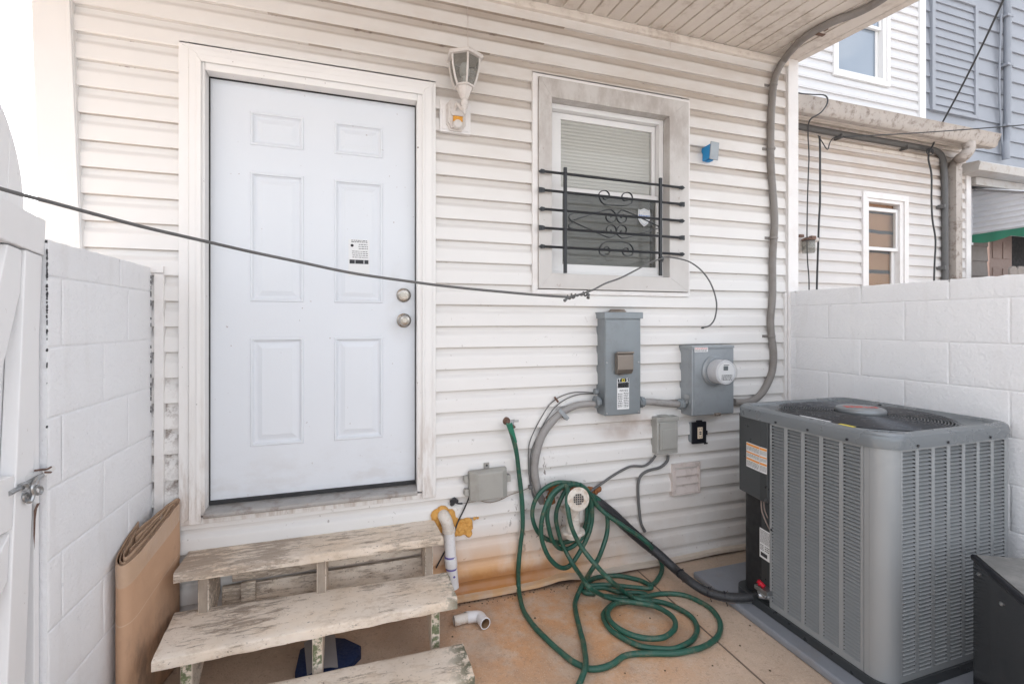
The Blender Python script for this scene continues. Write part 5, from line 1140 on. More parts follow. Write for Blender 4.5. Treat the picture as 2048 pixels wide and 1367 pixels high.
mb = MB(); mb.prism(rrect(AX0+.022, AX1-.022, AY0+.022, AY1-.022, RC-.015), lambda u, v_, w_: Vector((u, v_, w_)), AZ0+.02, AZ1-.14); obj('coil', mb, M['coil'], ac, smooth=True)
# corner post (rounded) near corner, and others
def corner(cx, cy, a0, ext=.0):
    mb = MB(); n = 12; pts = []
    for i in range(n+1): a_ = a0+PI/2*i/n; pts.append((cx+RC*math.cos(a_), cy+RC*math.sin(a_)))
    vs = []
    for z_ in (AZ0+.0125, AZ1-.001): vs += [(x_, y_, z_) for x_, y_ in pts]
    m_ = n+1; mb.add(vs, [(i, i+1, i+1+m_, i+m_) for i in range(n)]); return mb
mb = corner(AX0+RC, AY0+RC, PI)
mb.box(AX0+RC+.0005, AX0+RC+.006, AY0, AY0+.004, AZ0+.0125, AZ1-.001); mb.box(AX0, AX0+.004, AY0+RC+.0005, AY0+RC+.022, AZ0+.0125, AZ1-.001)
obj('corner_post', mb, M['ac_panel'], ac, smooth=True)
mb = corner(AX1-RC, AY0+RC, 1.5*PI); obj('corner_post', mb, M['ac_panel'], ac, smooth=True)
mb = corner(AX1-RC, AY1-RC, 0); obj('corner_post', mb, M['ac_panel'], ac, smooth=True)
def louvre(fn, L, ncol, z0, z1, pitch=.0157, mg=.012, st_w=.018):
    """fn(u, d, z): u along the face, d outwards"""
    mb = MB()
    def bx(u0, u1, d0, d1, za, zb_):
        vs = [fn(u, d, z) for u in (u0, u1) for d in (d0, d1) for z in (za, zb_)]
        mb.add(vs, [(0, 1, 3, 2), (4, 6, 7, 5), (0, 4, 5, 1), (2, 3, 7, 6), (0, 2, 6, 4), (1, 5, 7, 3)])
    bx(0, mg, -.003, 0, z0, z1); bx(L-mg, L, -.003, 0, z0, z1); bx(mg, L-mg, -.003, 0, z0, z0+.025); bx(mg, L-mg, -.003, 0, z1-.022, z1)
    cw = (L-2*mg-(ncol-1)*st_w)/ncol
    for k in range(ncol):
        u0 = mg+k*(cw+st_w); u1 = u0+cw
        if k < ncol-1: bx(u1, u1+st_w, -.003, 0, z0+.025, z1-.022)
        n = int((z1-z0-.047)/pitch); p = (z1-z0-.047)/n
        for i in range(n):
            zt = z1-.022-i*p; zb_ = zt-p
            e = .004   # rounded ends: the slat tapers up into the sheet
            prof_ = [(-.0145, zt-p*.20), (-.006, zt-p*.55), (.0018, zb_+p*.16), (.0005, zb_+p*.02)]
            vs = [fn(u0-.0005, -.003, zt-p*.5), fn(u0-.0005, -.001, zb_+p*.2)]
            A = []
            for uu, kx in ((u0-.0005, 0), (u0+.006, 1), (u1-.006, 1), (u1+.0005, 0)):
                for d, z in prof_:
                    A.append(fn(uu, d if kx else min(-.0005, d*.35), z if kx else z*.5+(zb_+p*.15)*.5))
            mb.add(A, [(a*4+b, (a+1)*4+b, (a+1)*4+b+1, a*4+b+1) for a in range(3) for b in range(3)])
    return mb
LZ0, LZ1 = AZ0+.0125, AZ1-.001
mb = louvre(lambda u, d, z: Vector((AX0-d, AY0+RC+.024+u, z)), .455, 5, LZ0, LZ1); obj('louvre_panel', mb, M['ac_panel'], ac)
mb = louvre(lambda u, d, z: Vector((AX0+RC+.007+u, AY0-d, z)), AX1-RC-(AX0+RC+.007), 7, LZ0, LZ1, st_w=.020); obj('louvre_panel', mb, M['ac_panel'], ac)
mb = louvre(lambda u, d, z: Vector((AX1+d, AY0+RC+u, z)), AY1-AY0-2*RC, 6, LZ0, LZ1, pitch=.03); obj('louvre_panel', mb, M['ac_panel'], ac)
# service side: dark cover above, recessed lower panel
ys = AY0+RC+.024+.457
mb = MB(); cz0 = .585
poly = [(AX0-.012, ys), (AX0-.012, ys+.045), (AX0+.012, AY1-.015), (AX0+.14, AY1+.0), (AX0+.20, AY1-.03), (AX0+.10, ys)]
mb.prism(poly, lambda u, v_, w_: Vector((u, v_, w_)), cz0, AZ1-.001)
cov = obj('service_cover', mb, M['ac_dark'], ac, bevel=.006)
mb = MB(); mb.prism([(AX0+.014, ys+.001), (AX0+.024, ys+.085), (AX0+.10, AY1-.02), (AX0+.20, AY1-.03), (AX0+.10, ys)], lambda u, v_, w_: Vector((u, v_, w_)), AZ0+.014, cz0-.001); low = obj('service_panel', mb, M['ac_dark'], ac, bevel=.004)
mb = MB(); mb.tube([(AX0+.008, ys+.055, cz0+.01), (AX0-.001, ys+.045, cz0-.05), (AX0+.004, ys+.018, cz0-.11), (AX0+.014, ys+.004, cz0-.14)], .0035, 6); mb.tube([(AX0+.012, ys+.045, cz0+.01), (AX0+.006, ys+.035, cz0-.04), (AX0+.008, ys+.016, cz0-.08)], .003, 6); obj('control_wire', mb, simple('brown_wire', (.22, .17, .15), .6), ac, smooth=True)
for i in range(1):
    mb = MB(); mb.lathe([(.010, 0), (.010, .004), (.006, .006), (0, .006)], (AX0-.012, ys+.006, cz0+.015), (-1, 0, 0), 12); obj('screw', mb, M['ac_dark'], ac)
a0_ = P(1488, 904, x=AX0-.013); a1_ = P(1531, 918, x=AX0-.013)
# warning label wraps the service cover
lw = .118
L0 = Vector((AX0-.012-.0008, ys+.044, .880))
label_sheet('warning_label', ac, (AX0-.0128, ys+.044, .858), (0, -1, 0), (0, 0, -1), .043, .128,
 [('r', .02, .98, .03, .12, 3), ('m', .05, .95, .15, .32, 4, 1), ('r', .02, .98, .36, .42, 3), ('m', .05, .95, .45, .58, 3, 1), ('r', .02, .98, .62, .70, 3), ('m', .05, .95, .74, .96, 5, 1)], LM, nrm=(-1, 0, 0))
dv_ = Vector((AX0+.012, AY1-.015, 0))-Vector((AX0-.012, ys+.045, 0)); ln = dv_.length; dn = dv_.normalized(); nn = Vector((-dn.y, dn.x, 0)); 
if nn.x > 0: nn = -nn
label_sheet('warning_label', ac, Vector((AX0-.012, ys+.045, .858))+dn*(ln*.62)+nn*.0008, -dn, (0, 0, -1), ln*.62, .128,
 [('r', .02, .98, .03, .12, 3), ('m', .05, .95, .15, .32, 4, 1), ('r', .02, .98, .36, .42, 3), ('m', .05, .95, .45, .58, 3, 1), ('r', .02, .98, .62, .70, 3), ('m', .05, .95, .74, .96, 5, 1)], LM, nrm=nn)
dv2 = Vector((AX0+.024, ys+.085, 0))-Vector((AX0+.014, ys+.001, 0)); d2 = dv2.normalized(); n2 = Vector((-d2.y, d2.x, 0)); n2 = -n2 if n2.x > 0 else n2
label_sheet('rating_label', ac, Vector((AX0+.014, ys+.001, .432))+d2*.080+n2*.0008, -d2, (0, 0, -1), .076, .150,
 [('m', .08, .95, .05, .50, 11, 1), ('m', .08, .4, .55, .75, 4, 1), ('m', .5, .9, .55, .75, 3, 1), ('r', .12, .72, .80, .93, 1)], LM, nrm=n2)
mb = MB(); q = P(1523, 1169, x=AX0-.02); mb.tube([(q.x, q.y+.02, q.z+.01), (q.x+.005, q.y-.012, q.z-.004)], .011, 10, smooth=False); mb.tube([(q.x-.002, q.y+.012, q.z+.018), (q.x-.002, q.y+.010, q.z-.006)], .008, 8, smooth=False); obj('valve_cap', mb, M['red'], ac, smooth=True)
mb = MB(); mb.box(q.x-.012, q.x+.04, q.y-.045, q.y+.035, q.z-.032, q.z-.012); mb.tube([(q.x-.01, q.y+.01, q.z-.055), (q.x+.03, q.y-.02, q.z-.055)], .014, 10, smooth=False); mb.tube([(q.x, q.y+.02, q.z-.04), (q.x, q.y-.03, q.z-.045)], .009, 8, smooth=False); obj('service_valve', mb, M['steel'], ac, bevel=.002)
# top cap: ring from rounded square to the fan opening, with rolled edge
CXA, CYA, RF = (AX0+AX1)/2, (AY0+AY1)/2, .345
mb = MB(); NA = 96; prof = [(-.002, AZ1-.012), (.012, AZ1-.012), (.014, AZ1+.020), (.010, AZ1+.036), (-.004, AZ1+.046), (-.020, AZ1+.048), (-.034, AZ1+.044), (-.040, AZ1+.036)]
def sq(an, off, r=RC):
    hx = (AX1-AX0)/2+off; hy = (AY1-AY0)/2+off; rr_ = max(.01, r+off+.02); c_, s_ = math.cos(an), math.sin(an)
    t = min(hx/abs(c_) if abs(c_) > 1e-9 else 9, hy/abs(s_) if abs(s_) > 1e-9 else 9); lo, hi = 0, t
    for _ in range(30):
        m_ = (lo+hi)/2; x_, y_ = abs(m_*c_), abs(m_*s_); dx, dy = x_-(hx-rr_), y_-(hy-rr_)
        ins = (x_ <= hx and y_ <= hy) and not (dx > 0 and dy > 0 and dx*dx+dy*dy > rr_*rr_)
        if ins: lo = m_
        else: hi = m_
    return lo
rings = []
for off, z_ in prof: rings.append([(CXA+sq(2*PI*k/NA, off)*math.cos(2*PI*k/NA), CYA+sq(2*PI*k/NA, off)*math.sin(2*PI*k/NA), z_) for k in range(NA)])
for r_, z_ in ((RF+.012, AZ1+.026), (RF+.004, AZ1+.030), (RF, AZ1+.026), (RF, AZ1-.05)): rings.append([(CXA+r_*math.cos(2*PI*k/NA), CYA+r_*math.sin(2*PI*k/NA), z_) for k in range(NA)])
vs = [q for r in rings for q in r]
mb.add(vs, [(i*NA+k, i*NA+(k+1) % NA, (i+1)*NA+(k+1) % NA, (i+1)*NA+k) for i in range(len(rings)-1) for k in range(NA)]); obj('top_cap', mb, M['ac'], ac, smooth=True)
mb = MB(); mb.lathe([(RF-.005, 0), (RF-.005, .001), (0, .001)], (CXA, CYA, AZ1-.14), (0, 0, 1), 40); mb.lathe([(RF-.004, .0), (RF-.004, .09)], (CXA, CYA, AZ1-.139), (0, 0, 1), 60); obj('fan_well', mb, M['coil'], ac)
mb = MB()
for k in range(4):
    a_ = k*PI/2+.5; c_, s_ = math.cos(a_), math.sin(a_)
    mb.add([(CXA+.05*c_-.03*s_, CYA+.05*s_+.03*c_, AZ1-.06), (CXA+.29*c_-.09*s_, CYA+.29*s_+.09*c_, AZ1-.05), (CXA+.29*c_+.09*s_, CYA+.29*s_-.09*c_, AZ1-.085), (CXA+.05*c_+.03*s_, CYA+.05*s_-.03*c_, AZ1-.08)], [(0, 1, 2, 3)])
obj('fan_blades', mb, M['coil'], ac, fixn=False)
mb = MB(); nr_ = 24
dome = lambda r: AZ1+.036+.008*(1-(r/RF)**2)
for i in range(nr_):
    r = .088+(RF+.008-.088)*i/(nr_-1); mb.tube([(CXA+r*math.cos(2*PI*k/64), CYA+r*math.sin(2*PI*k/64), dome(r)) for k in range(65)], .0023, 5, smooth=False, cap=False)
for k in range(8):
    a_ = 2*PI*(k+.5)/8; rs = (.07, .2, RF+.010) if k % 2 else (.07, .2, RF+.045)
    mb.tube([(CXA+r*math.cos(a_), CYA+r*math.sin(a_), (dome(r) if r < RF+.02 else AZ1+.034)-.0035) for r in rs], .0024, 5, smooth=False)
obj('fan_grille', mb, M['wire'], ac, smooth=True)
for k in range(4):
    mb = MB(); a_ = 2*PI*(2*k+.5)/8; r = RF+.045; mb.box(-.012, .012, -.007, .007, 0, .006, 0, Matrix.Translation((CXA+r*math.cos(a_), CYA+r*math.sin(a_), AZ1+.035)) @ Matrix.Rotation(a_, 4, 'Z'))
    obj('grille_clip', mb, M['wire'], ac, bevel=.001)
HB = thing; mb = MB(); mb.lathe([(.098, -.012), (.101, -.008), (.104, .012), (.100, .020), (.092, .024), (0, .025)], (CXA, CYA, AZ1+.046), (0, 0, 1), 40); hub = obj('fan_hub', mb, simple('hub_grey', (.24, .255, .27), .35, .5), ac, smooth=True)
da = math.radians(-27)      # the red script is turned to read from the front
def hubfn(u, v_):
    x_, y_ = u, v_-.018; return Vector((CXA+x_*math.cos(da)-y_*math.sin(da), CYA+x_*math.sin(da)+y_*math.cos(da), AZ1+.0714))
mb = MB()
for k_ in range(7): u0 = -.072+k_*.021; mb.add([hubfn(u0, -.004+.003*(k_ % 2)), hubfn(u0+.016, -.004), hubfn(u0+.020, .026), hubfn(u0+.005, .024+.006*(k_ % 3 == 0))], [(0, 1, 2, 3)])
mb.add([hubfn(-.072, .034), hubfn(.02, .034), hubfn(.022, .042), hubfn(-.066, .042)], [(0, 1, 2, 3)]); obj('brand_mark', mb, M['redink'], hub, fixn=False)
q = P(1690, 850, z=AZ1+.045); 
q = Vector((AX0+.028, P(1695, 855, x=AX0+.028).y, AZ1+.0485)); mb = MB(); mb.box(q.x-.009, q.x+.009, q.y-.030, q.y+.035, q.z, q.z+.0006); obj('yellow_sticker', mb, M['yellow'], ac)
mb = MB(); mb.box(q.x+.0, q.x+.012, q.y+.08, q.y+.23, q.z-.0008, q.z); obj('paper_strip', mb, M['paper'], ac)
def ac_screw(o_, ax_): mb = MB(); mb.lathe([(.0055, 0), (.0055, .003), (0, .004)], o_, ax_, 8); obj('screw', mb, M['black'], ac, smooth=True)
for y_ in (ys-.05, ys-.22, ys-.40): ac_screw((AX0-.014, y_, AZ1+.0), (-1, 0, 0))
for x_ in (AX0+.15, AX0+.33, AX0+.60): ac_screw((x_, AY0-.014, AZ1+.0), (0, -1, 0))
for y_ in (ys-.12, ys-.33): ac_screw((AX0-.008, y_, AZ0+.002), (-1, 0, 0))
ac_screw((AX0-.0005, ys-.014, .46), (-1, 0, 0))

# ------------------------------------------------------------------ second, dark unit
C_ = P(1945, 1107, z=.6); u_ = Vector((-.648, -.761, 0)); v2 = Vector((.87, -.49, 0)).normalized(); 
dk = thing('dark_unit', 'glossy black metal cabinet with a dusty top at the bottom right corner', 'metal cabinet', (C_.x, C_.y-.2, 0))
def dkp(a_, b_, z_): return Vector((C_.x, C_.y, z_))+u_*a_+v2*b_
mb = MB(); LU, LV = .56, .50
vs = [dkp(a_, b_, z_) for z_ in (.0, .576) for a_, b_ in ((0, 0), (LU, 0), (LU, LV), (0, LV))]
mb.add(vs, [(0, 1, 5, 4), (1, 2, 6, 5), (2, 3, 7, 6), (3, 0, 4, 7), (0, 3, 2, 1), (4, 5, 6, 7)]); obj('cabinet', mb, M['dkside'], dk, bevel=.006)
mb = MB(); e = .006
vs = [dkp(a_, b_, z_) for z_ in (.577, .600) for a_, b_ in ((-e, -e), (LU+e, -e), (LU+e, LV+e), (-e, LV+e))]
mb.add(vs, [(0, 1, 5, 4), (1, 2, 6, 5), (2, 3, 7, 6), (3, 0, 4, 7), (0, 3, 2, 1), (4, 5, 6, 7)]); obj('lid', mb, M['black'], dk, bevel=.007)
mb = MB(); vs = [dkp(a_, b_, z_) for z_ in (.6005, .603) for a_, b_ in ((.008, .008), (LU-.01, .008), (LU-.01, LV-.01), (.008, LV-.01))]
mb.add(vs, [(0, 1, 5, 4), (1, 2, 6, 5), (2, 3, 7, 6), (3, 0, 4, 7), (0, 3, 2, 1), (4, 5, 6, 7)]); obj('top_panel', mb, M['dktop'], dk, bevel=.002)
mb = MB(); nv = Vector((u_.y, -u_.x, 0)); nv = nv if nv.dot(v2) < 0 else -nv
for a_, z_ in ((.045, .545), (.19, .515)): mb = MB(); mb.lathe([(.0075, 0), (.0075, .003), (.003, .006), (0, .006)], dkp(a_, 0, z_)+nv*.0005, nv, 10); obj('screw', mb, M['steel'], dk, smooth=True)

# ------------------------------------------------------------------ overhead cables
mb = MB()
pa = [(-160, 330, .88), (-60, 360, .95), (0, 377, 1.0), (50, 391, 1.05), (100, 404, 1.12), (200, 431, 1.28), (300, 457, 1.46), (400, 480, 1.66), (500, 503, 1.90), (600, 524, 2.0), (700, 545, 2.10), (800, 560, 2.18), (900, 573, 2.26), (1000, 583, 2.34), (1080, 590, 2.38), (1140, 594, 2.40)]
mb.tube([P(px, py, dep=d) for px, py, d in pa], [.0040, .0042, .0044, .0046, .0048, .0052, .0056, .006]+[.0064]*8, 8, sub=6)
dw = thing('drop_cable', 'sagging black cable across the door, knotted and tied to the window bars', 'cable', (.2, -.8, 1.7)); obj('cable', mb, M['cable_grey'], dw, smooth=True)
mb = MB(); kn = []
for i in range(60):
    t = i/59; px = 1135+t*44; py = 594-t*9; c = P(px, py, dep=2.41+.02*t); an = t*2*PI*5.5; r_ = .006+.004*math.sin(t*9)
    kn.append(c+Vector((0, r_*math.sin(an), r_*math.cos(an)*1.3)))
mb.tube(kn, .0048, 6, smooth=False); mb.tube([P(1137, 593, dep=2.40), P(1133, 598, dep=2.39), P(1129, 601, dep=2.38)], [.006, .006, .009], 8, smooth=False); mb.tube([P(1174, 583, dep=2.42), P(1177, 590, dep=2.41), P(1176, 596, dep=2.40)], [.006, .006, .009], 8, smooth=False)
obj('knot', mb, M['cable_grey'], dw, smooth=True)
mb = MB(); mb.tube([P(1137, 594, dep=2.41), P(1180, 582, dep=2.44)]+[P(px, py, dep=d) for px, py, d in ((1210, 567, 2.5), (1240, 556, 2.56), (1270, 541, 2.62), (1300, 525, 2.68), (1322, 517, 2.70))]+[P(px, py, y=yy) for px, py, yy in ((1330, 514, -.085), (1352, 516, -.10), (1380, 524, -.11), (1405, 543, -.11), (1423, 570, -.11), (1433, 605, -.10), (1430, 635, -.09), (1420, 650, -.08), (1406, 655, -.07))], .0046, 8, sub=6)
obj('cable_tail', mb, M['cable_grey'], dw, smooth=True)
mb = MB(); c = P(1322, 519, y=YB)
mb.tube([(c.x+.014*math.cos(t*.8), YB+.014*math.sin(t*.8), c.z-.01+t*.0011) for t in range(26)], .0036, 6, smooth=False)
q = P(1404, 655, y=-.07); mb.lathe([(.006, 0), (.0065, .01), (.004, .018), (0, .018)], q+Vector((.012, 0, 0)), (-1, 0, -.1), 8); obj('tie_wrap', mb, M['cable'], dw, smooth=True)

# ------------------------------------------------------------------ neighbour house (right)
YN, YU = 1.05, 1.42
nb = thing('neighbor_house', 'white sided neighboring house with two windows and a dusty gutter beyond the right wall', 'house', (5, 1.3, 0))
XNR = P(1933, 400, y=YN).x
nwx0, nwx1, nwz1 = P(1720, 400, y=YN).x, P(1811, 400, y=YN).x, P(1722, 383, y=YN).z
mb = MB(); siding(mb, 2.80, nwx0, .3, 3.46, YN, zb=2.005, seed=40, nx=20); siding(mb, nwx0, nwx1, nwz1, 3.46, YN, zb=2.005, seed=40, nx=10); siding(mb, nwx1, XNR-.05, .3, 3.46, YN, zb=2.005, seed=40, nx=10)
mb.box(2.8, nwx0+.03, YN+.004, YN+.02, 0, 3.46); mb.box(nwx1-.03, XNR, YN+.004, YN+.02, 0, 3.46); mb.box(nwx0+.03, nwx1-.03, YN+.004, YN+.02, nwz1, 3.46); mb.box(XNR-.02, XNR, YN+.02, YN+.4, 0, 3.3)
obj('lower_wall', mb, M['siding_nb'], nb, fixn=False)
mb = MB(); mb.box(XNR-.055, XNR, YN-.030, YN+.003, 0, 3.3); mb.box(XNR+.001, XNR+.05, YN-.02, YN+.02, 0, 3.3); obj('corner_board', mb, M['trim'], nb, bevel=.003)
XU1 = P(1835, 100, y=YU).x; uwx0, uwx1, uwz0 = P(1663, 150, y=YU).x, P(1775, 150, y=YU).x, P(1664, 152, y=YU).z
mb = MB(); siding(mb, 2.0, uwx0, 3.3, 6.2, YU, zb=2.02, seed=60, nx=20); siding(mb, uwx0, uwx1, 3.3, uwz0, YU, zb=2.02, seed=60, nx=8); siding(mb, uwx1, XU1, 3.3, 6.2, YU, zb=2.02, seed=60, nx=10); siding(mb, uwx0, uwx1, 5.75, 6.2, YU, zb=2.02, seed=60, nx=8)
mb.box(2.0, XU1, YU+.30, YU+.32, 3.2, 6.2)
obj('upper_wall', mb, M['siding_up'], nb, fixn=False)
mb = MB(); x_ = XU1; mb.box(x_-.01, x_+.095, YU-.035, YU+.05, 3.3, 6.2); obj('corner_board', mb, M['trim_clean'], nb, bevel=.003)
def nwin(x0, x1, z0, z1, y, zm, g_up, g_lo, back_up, back_lo, cas, mats, open_top=False):
    mb = MB(); frame(mb, x0, x1, z0, z1, cas, cas, cas, cas, y-.035, y-.002); frame(mb, x0+cas, x1-cas, z0+cas, z1-cas, .035, .055, .035, .035, y-.022, y+.05)
    w_ = obj('window', mb, mats, nb, bevel=.002)
    mb = MB(); frame(mb, x0+cas+.036, x1-cas-.056, zm-.02, z1-cas-.036-(.05 if open_top else 0), .03, .03, .035, .035, y+.0, y+.03); obj('upper_sash', mb, M['trim_clean'], w_, bevel=.001)
    mb = MB(); frame(mb, x0+cas+.036, x1-cas-.056, z0+cas+.036, zm+.02, .03, .05, .035, .035, y+.031, y+.05); obj('lower_sash', mb, M['trim_clean'], w_, bevel=.001)
    mb = MB(); mb.box(x0+cas+.064, x1-cas-.084, y+.012, y+.016, zm+.014, z1-cas-.07); obj('pane', mb, g_up, w_)
    mb = MB(); mb.box(x0+cas+.064, x1-cas-.104, y+.038, y+.042, z0+cas+.07, zm-.014); obj('pane', mb, g_lo, w_)
    if back_up: mb = MB(); mb.box(x0+.03, x1-.03, y+.056, y+.07, z0, z1); obj('room', mb, back_up, w_)
    return w_
def reflection_mat():  # brown with dark bands, painted in place of a reflection in the panes
    n = NT('curtained_room', .8); fr = n.math('FRACT', n.math('MULTIPLY', n.math('ADD', n.Z, n.math('MULTIPLY', n.noise(2, 2), .05)), 4.6))
    band = n.ramp(n.math('ABSOLUTE', n.math('SUBTRACT', fr, .5)), .12, .06); col = n.mix(n.noise(3, 4), (.30, .16, .085), (.46, .27, .16)); n.col(n.mix(band, col, (.04, .05, .07))); return n.mat
nwz0 = 1.25; zmid = P(1760, 497, y=YN).z
nwin(nwx0, nwx1, nwz0, nwz1, YN, zmid, M['glass'], M['glass'], reflection_mat(), None, .065, M['trim'], True)
nwin(uwx0, uwx1, uwz0, 5.75, YU, P(1740, 52, y=YU).z, M['skyglass'], M['skyglass'], None, None, .05, M['trim_clean'])
YG = .70; gz1 = 3.535; gz0 = 3.425; gx1 = P(2001, 266, y=YG).x
mb = MB(); gp = [(YG+.10, gz1), (YG+.10, gz0-.02), (YG+.045, gz0-.02), (YG+.025, gz0), (YG+.018, gz0+.03), (YG, gz0+.075), (YG-.004, gz1-.012), (YG-.012, gz1), (YG-.004, gz1+.006), (YG+.004, gz1-.004)]
mb.prism(gp, lambda u, v_, w_: Vector((w_, u, v_)), 2.6, gx1); obj('gutter', mb, M['gutter'], nb, smooth=True)
mb = MB(); mb.add([(2.6, YG+.10, gz0-.02), (gx1-.1, YG+.10, gz0-.02), (gx1-.1, YN+.01, 3.485), (2.6, YN+.01, 3.485)], [(0, 1, 2, 3)]); mb.box(2.6, gx1-.1, YG+.2, YG+.206, gz0+.005, gz0+.016)
mb.add([(2.6, YG+.09, gz1-.005), (gx1-.05, YG+.09, gz1-.005), (gx1-.05, YU+.02, gz1+.12), (2.6, YU+.02, gz1+.12)], [(0, 1, 2, 3)])
mb.box(2.6, XNR+.02, YN-.045, YN-.003, 3.44, 3.478); mb.box(2.6, XNR+.02, YN-.030, YN-.003, 3.30, 3.335)
obj('eave', mb, M['soffit'], nb, fixn=False)
dx = P(1911, 400, y=YN-.09).x; e0 = P(1944, 288, y=YG+.04); mb = MB()
mb.box(dx-.052, dx+.052, YN-.125, YN-.035, .0, P(1910, 335, y=YN-.09).z)
def sweep(pts, w_, d_):
    rings = []
    for p in pts: rings.append([p+Vector((-w_, -d_, 0)), p+Vector((w_, -d_, 0)), p+Vector((w_, d_, 0)), p+Vector((-w_, d_, 0))])
    vs = [q for r in rings for q in r]; mb.add(vs, [(i*4+k, i*4+(k+1) % 4, (i+1)*4+(k+1) % 4, (i+1)*4+k) for i in range(len(pts)-1) for k in range(4)])
zt_ = P(1910, 335, y=YN-.09).z
mb.tube([Vector((e0.x-.02, YG+.06, gz0-.01)), Vector((e0.x-.02, YG+.06, gz0-.09)), Vector((e0.x-.045, YG+.09, gz0-.15)), Vector((dx+.05, YN-.10, zt_+.10)), Vector((dx+.01, YN-.08, zt_+.02)), Vector((dx, YN-.08, zt_-.04))], .055, 12, sub=5)
if 0: sweep([Vector((e0.x-.02, YG+.06, gz0-.02)), Vector((e0.x-.02, YG+.06, gz0-.10)), Vector((e0.x-.06, YG+.11, gz0-.17)), Vector((dx+.04, YN-.11, zt_+.06)), Vector((dx, YN-.08, zt_-.02))], .052, .040)
mb.box(dx-.058, dx+.058, YN-.130, YN-.030, 2.62, 2.655)
obj('downspout', mb, M['gutter'], nb, smooth=True)
nc = thing('neighbor_conduit', 'grey conduit bending down the neighboring wall beside the downspout', 'conduit', (6, 1, 1))
mb = MB(); mb.tube([P(1540, 240, y=YN-.05), P(1600, 253, y=YN-.05), P(1700, 271, y=YN-.05), P(1800, 288, y=YN-.05), P(1850, 297, y=YN-.05), P(1872, 302, y=YN-.05), P(1884, 315, y=YN-.05), P(1888, 340, y=YN-.05), P(1890, 400, y=YN-.05), P(1891, 600, y=YN-.05)], .030, 12, sub=6); obj('tube', mb, M['cable_grey'], nc, smooth=True)
for px, py in ((1684, 270), (1816, 292), (1889, 410), (1890, 533)):
    mb = MB(); c = P(px, py, y=YN-.08); mb.box(c.x-.012, c.x+.012, YN-.086, YN-.002, c.z-.03, c.z+.012); obj('clamp', mb, M['cable_grey'], nc, bevel=.003)
# yard light on the neighbour's wall
nl = thing('flood_light', 'small weathered white wall light with a clear glass jar', 'wall light', (3.9, 1, 2.1))
c = P(1599, 486, y=YN-.02); mb = MB(); mb.lathe([(.095, .0), (.095, .02), (.07, .03), (.062, .05), (.03, .06), (0, .06)], (c.x, YN-.02, c.z), (0, -1, 0), 24); mb.tube([(c.x, YN-.07, c.z+.01), (c.x+.05, YN-.11, c.z+.02), (c.x+.10, YN-.13, c.z+.018)], .024, 10); obj('mount', mb, M['lampwhite'], nl, smooth=True)
mb = MB(); c = P(1617, 487, y=YN-.13); mb.lathe([(.052, -.09), (.056, -.075), (.056, .02), (.05, .03)], (c.x, YN-.13, c.z), (0, 0, 1), 20); obj('glass_jar', mb, M['lampglass'], nl, smooth=True)
mb = MB(); mb.lathe([(.058, .03), (.060, .045), (.03, .06), (0, .062)], (c.x, YN-.13, c.z), (0, 0, 1), 20); mb.box(c.x-.10, c.x-.05, YN-.125, YN-.10, c.z+.06, c.z+.085); mb.box(c.x+.02, c.x+.075, YN-.15, YN-.12, c.z+.045, c.z+.075); obj('rusty_cap', mb, M['rust'], nl, smooth=True)
# wires on the neighbour side
YW2 = YN-.12
def wire(name, label, pts, r, m='cable'):
    mb = MB(); mb.tube(pts, r, 6, sub=5); return tag(obj(name, mb, M[m], smooth=True), label, 'wire', 'wires on the neighboring house')
wire('hanging_wire', 'thin black wire looping over the gutter and down past the small white wall light', [P(px, py, y=yy) for px, py, yy in ((1580, 176, .58), (1597, 186, .60), (1625, 189, .62), (1650, 191, .64), (1655, 205, .64), (1642, 225, .66), (1620, 240, .72), (1616, 265, .85), (1618, 310, .92), (1617, 340, .92), (1615, 400, .92), (1614, 470, .90), (1615, 520, .9), (1618, 560, .9), (1618, 620, .9))], .0062)
wire('hanging_wire', 'thick black wire hanging straight down left of the neighboring window', [P(px, py, y=.93) for px, py in ((1639, 272), (1640, 300), (1640, 400), (1638, 440), (1636, 500), (1634, 560), (1633, 620))], .0090)
wire('overhead_wire', 'black wire crossing the neighboring gutter towards the right edge', [P(1636, 271, y=.92), P(1645, 285, y=.90), P(1655, 299, y=.9), P(1660, 285, y=.9), P(1670, 275, y=.88), P(1700, 273, y=.80), P(1800, 268, y=.6), P(1920, 260, y=.4), P(2060, 249, y=.1)], .0050)
wire('overhead_wire', 'black cable slanting up from the neighboring conduit to the top right', [P(1857, 303, y=.93), P(1866, 290, y=.9), P(1880, 255, y=.8), P(1920, 180, y=.55), P(1965, 90, y=.25), P(2010, -8, y=0), P(2030, -60, y=-.2)], .0085)
wire('hanging_wire', 'black wire hanging from the conduit bend right of the neighboring window', [P(px, py, y=.94) for px, py in ((1858, 303), (1857, 320), (1863, 350), (1863, 400), (1865, 440), (1871, 480), (1869, 530), (1867, 600))], .0085)
mb = MB(); c = P(1858, 303, y=.92); mb.tube([c+Vector((.05*math.cos(t*.7)+t*.002, 0, .035*math.sin(t*.7))) for t in range(14)], .006, 6); tag(obj('wire_knot', mb, M['cable'], smooth=True), 'loose knot of black wire at the bend of the neighboring conduit', 'wire')

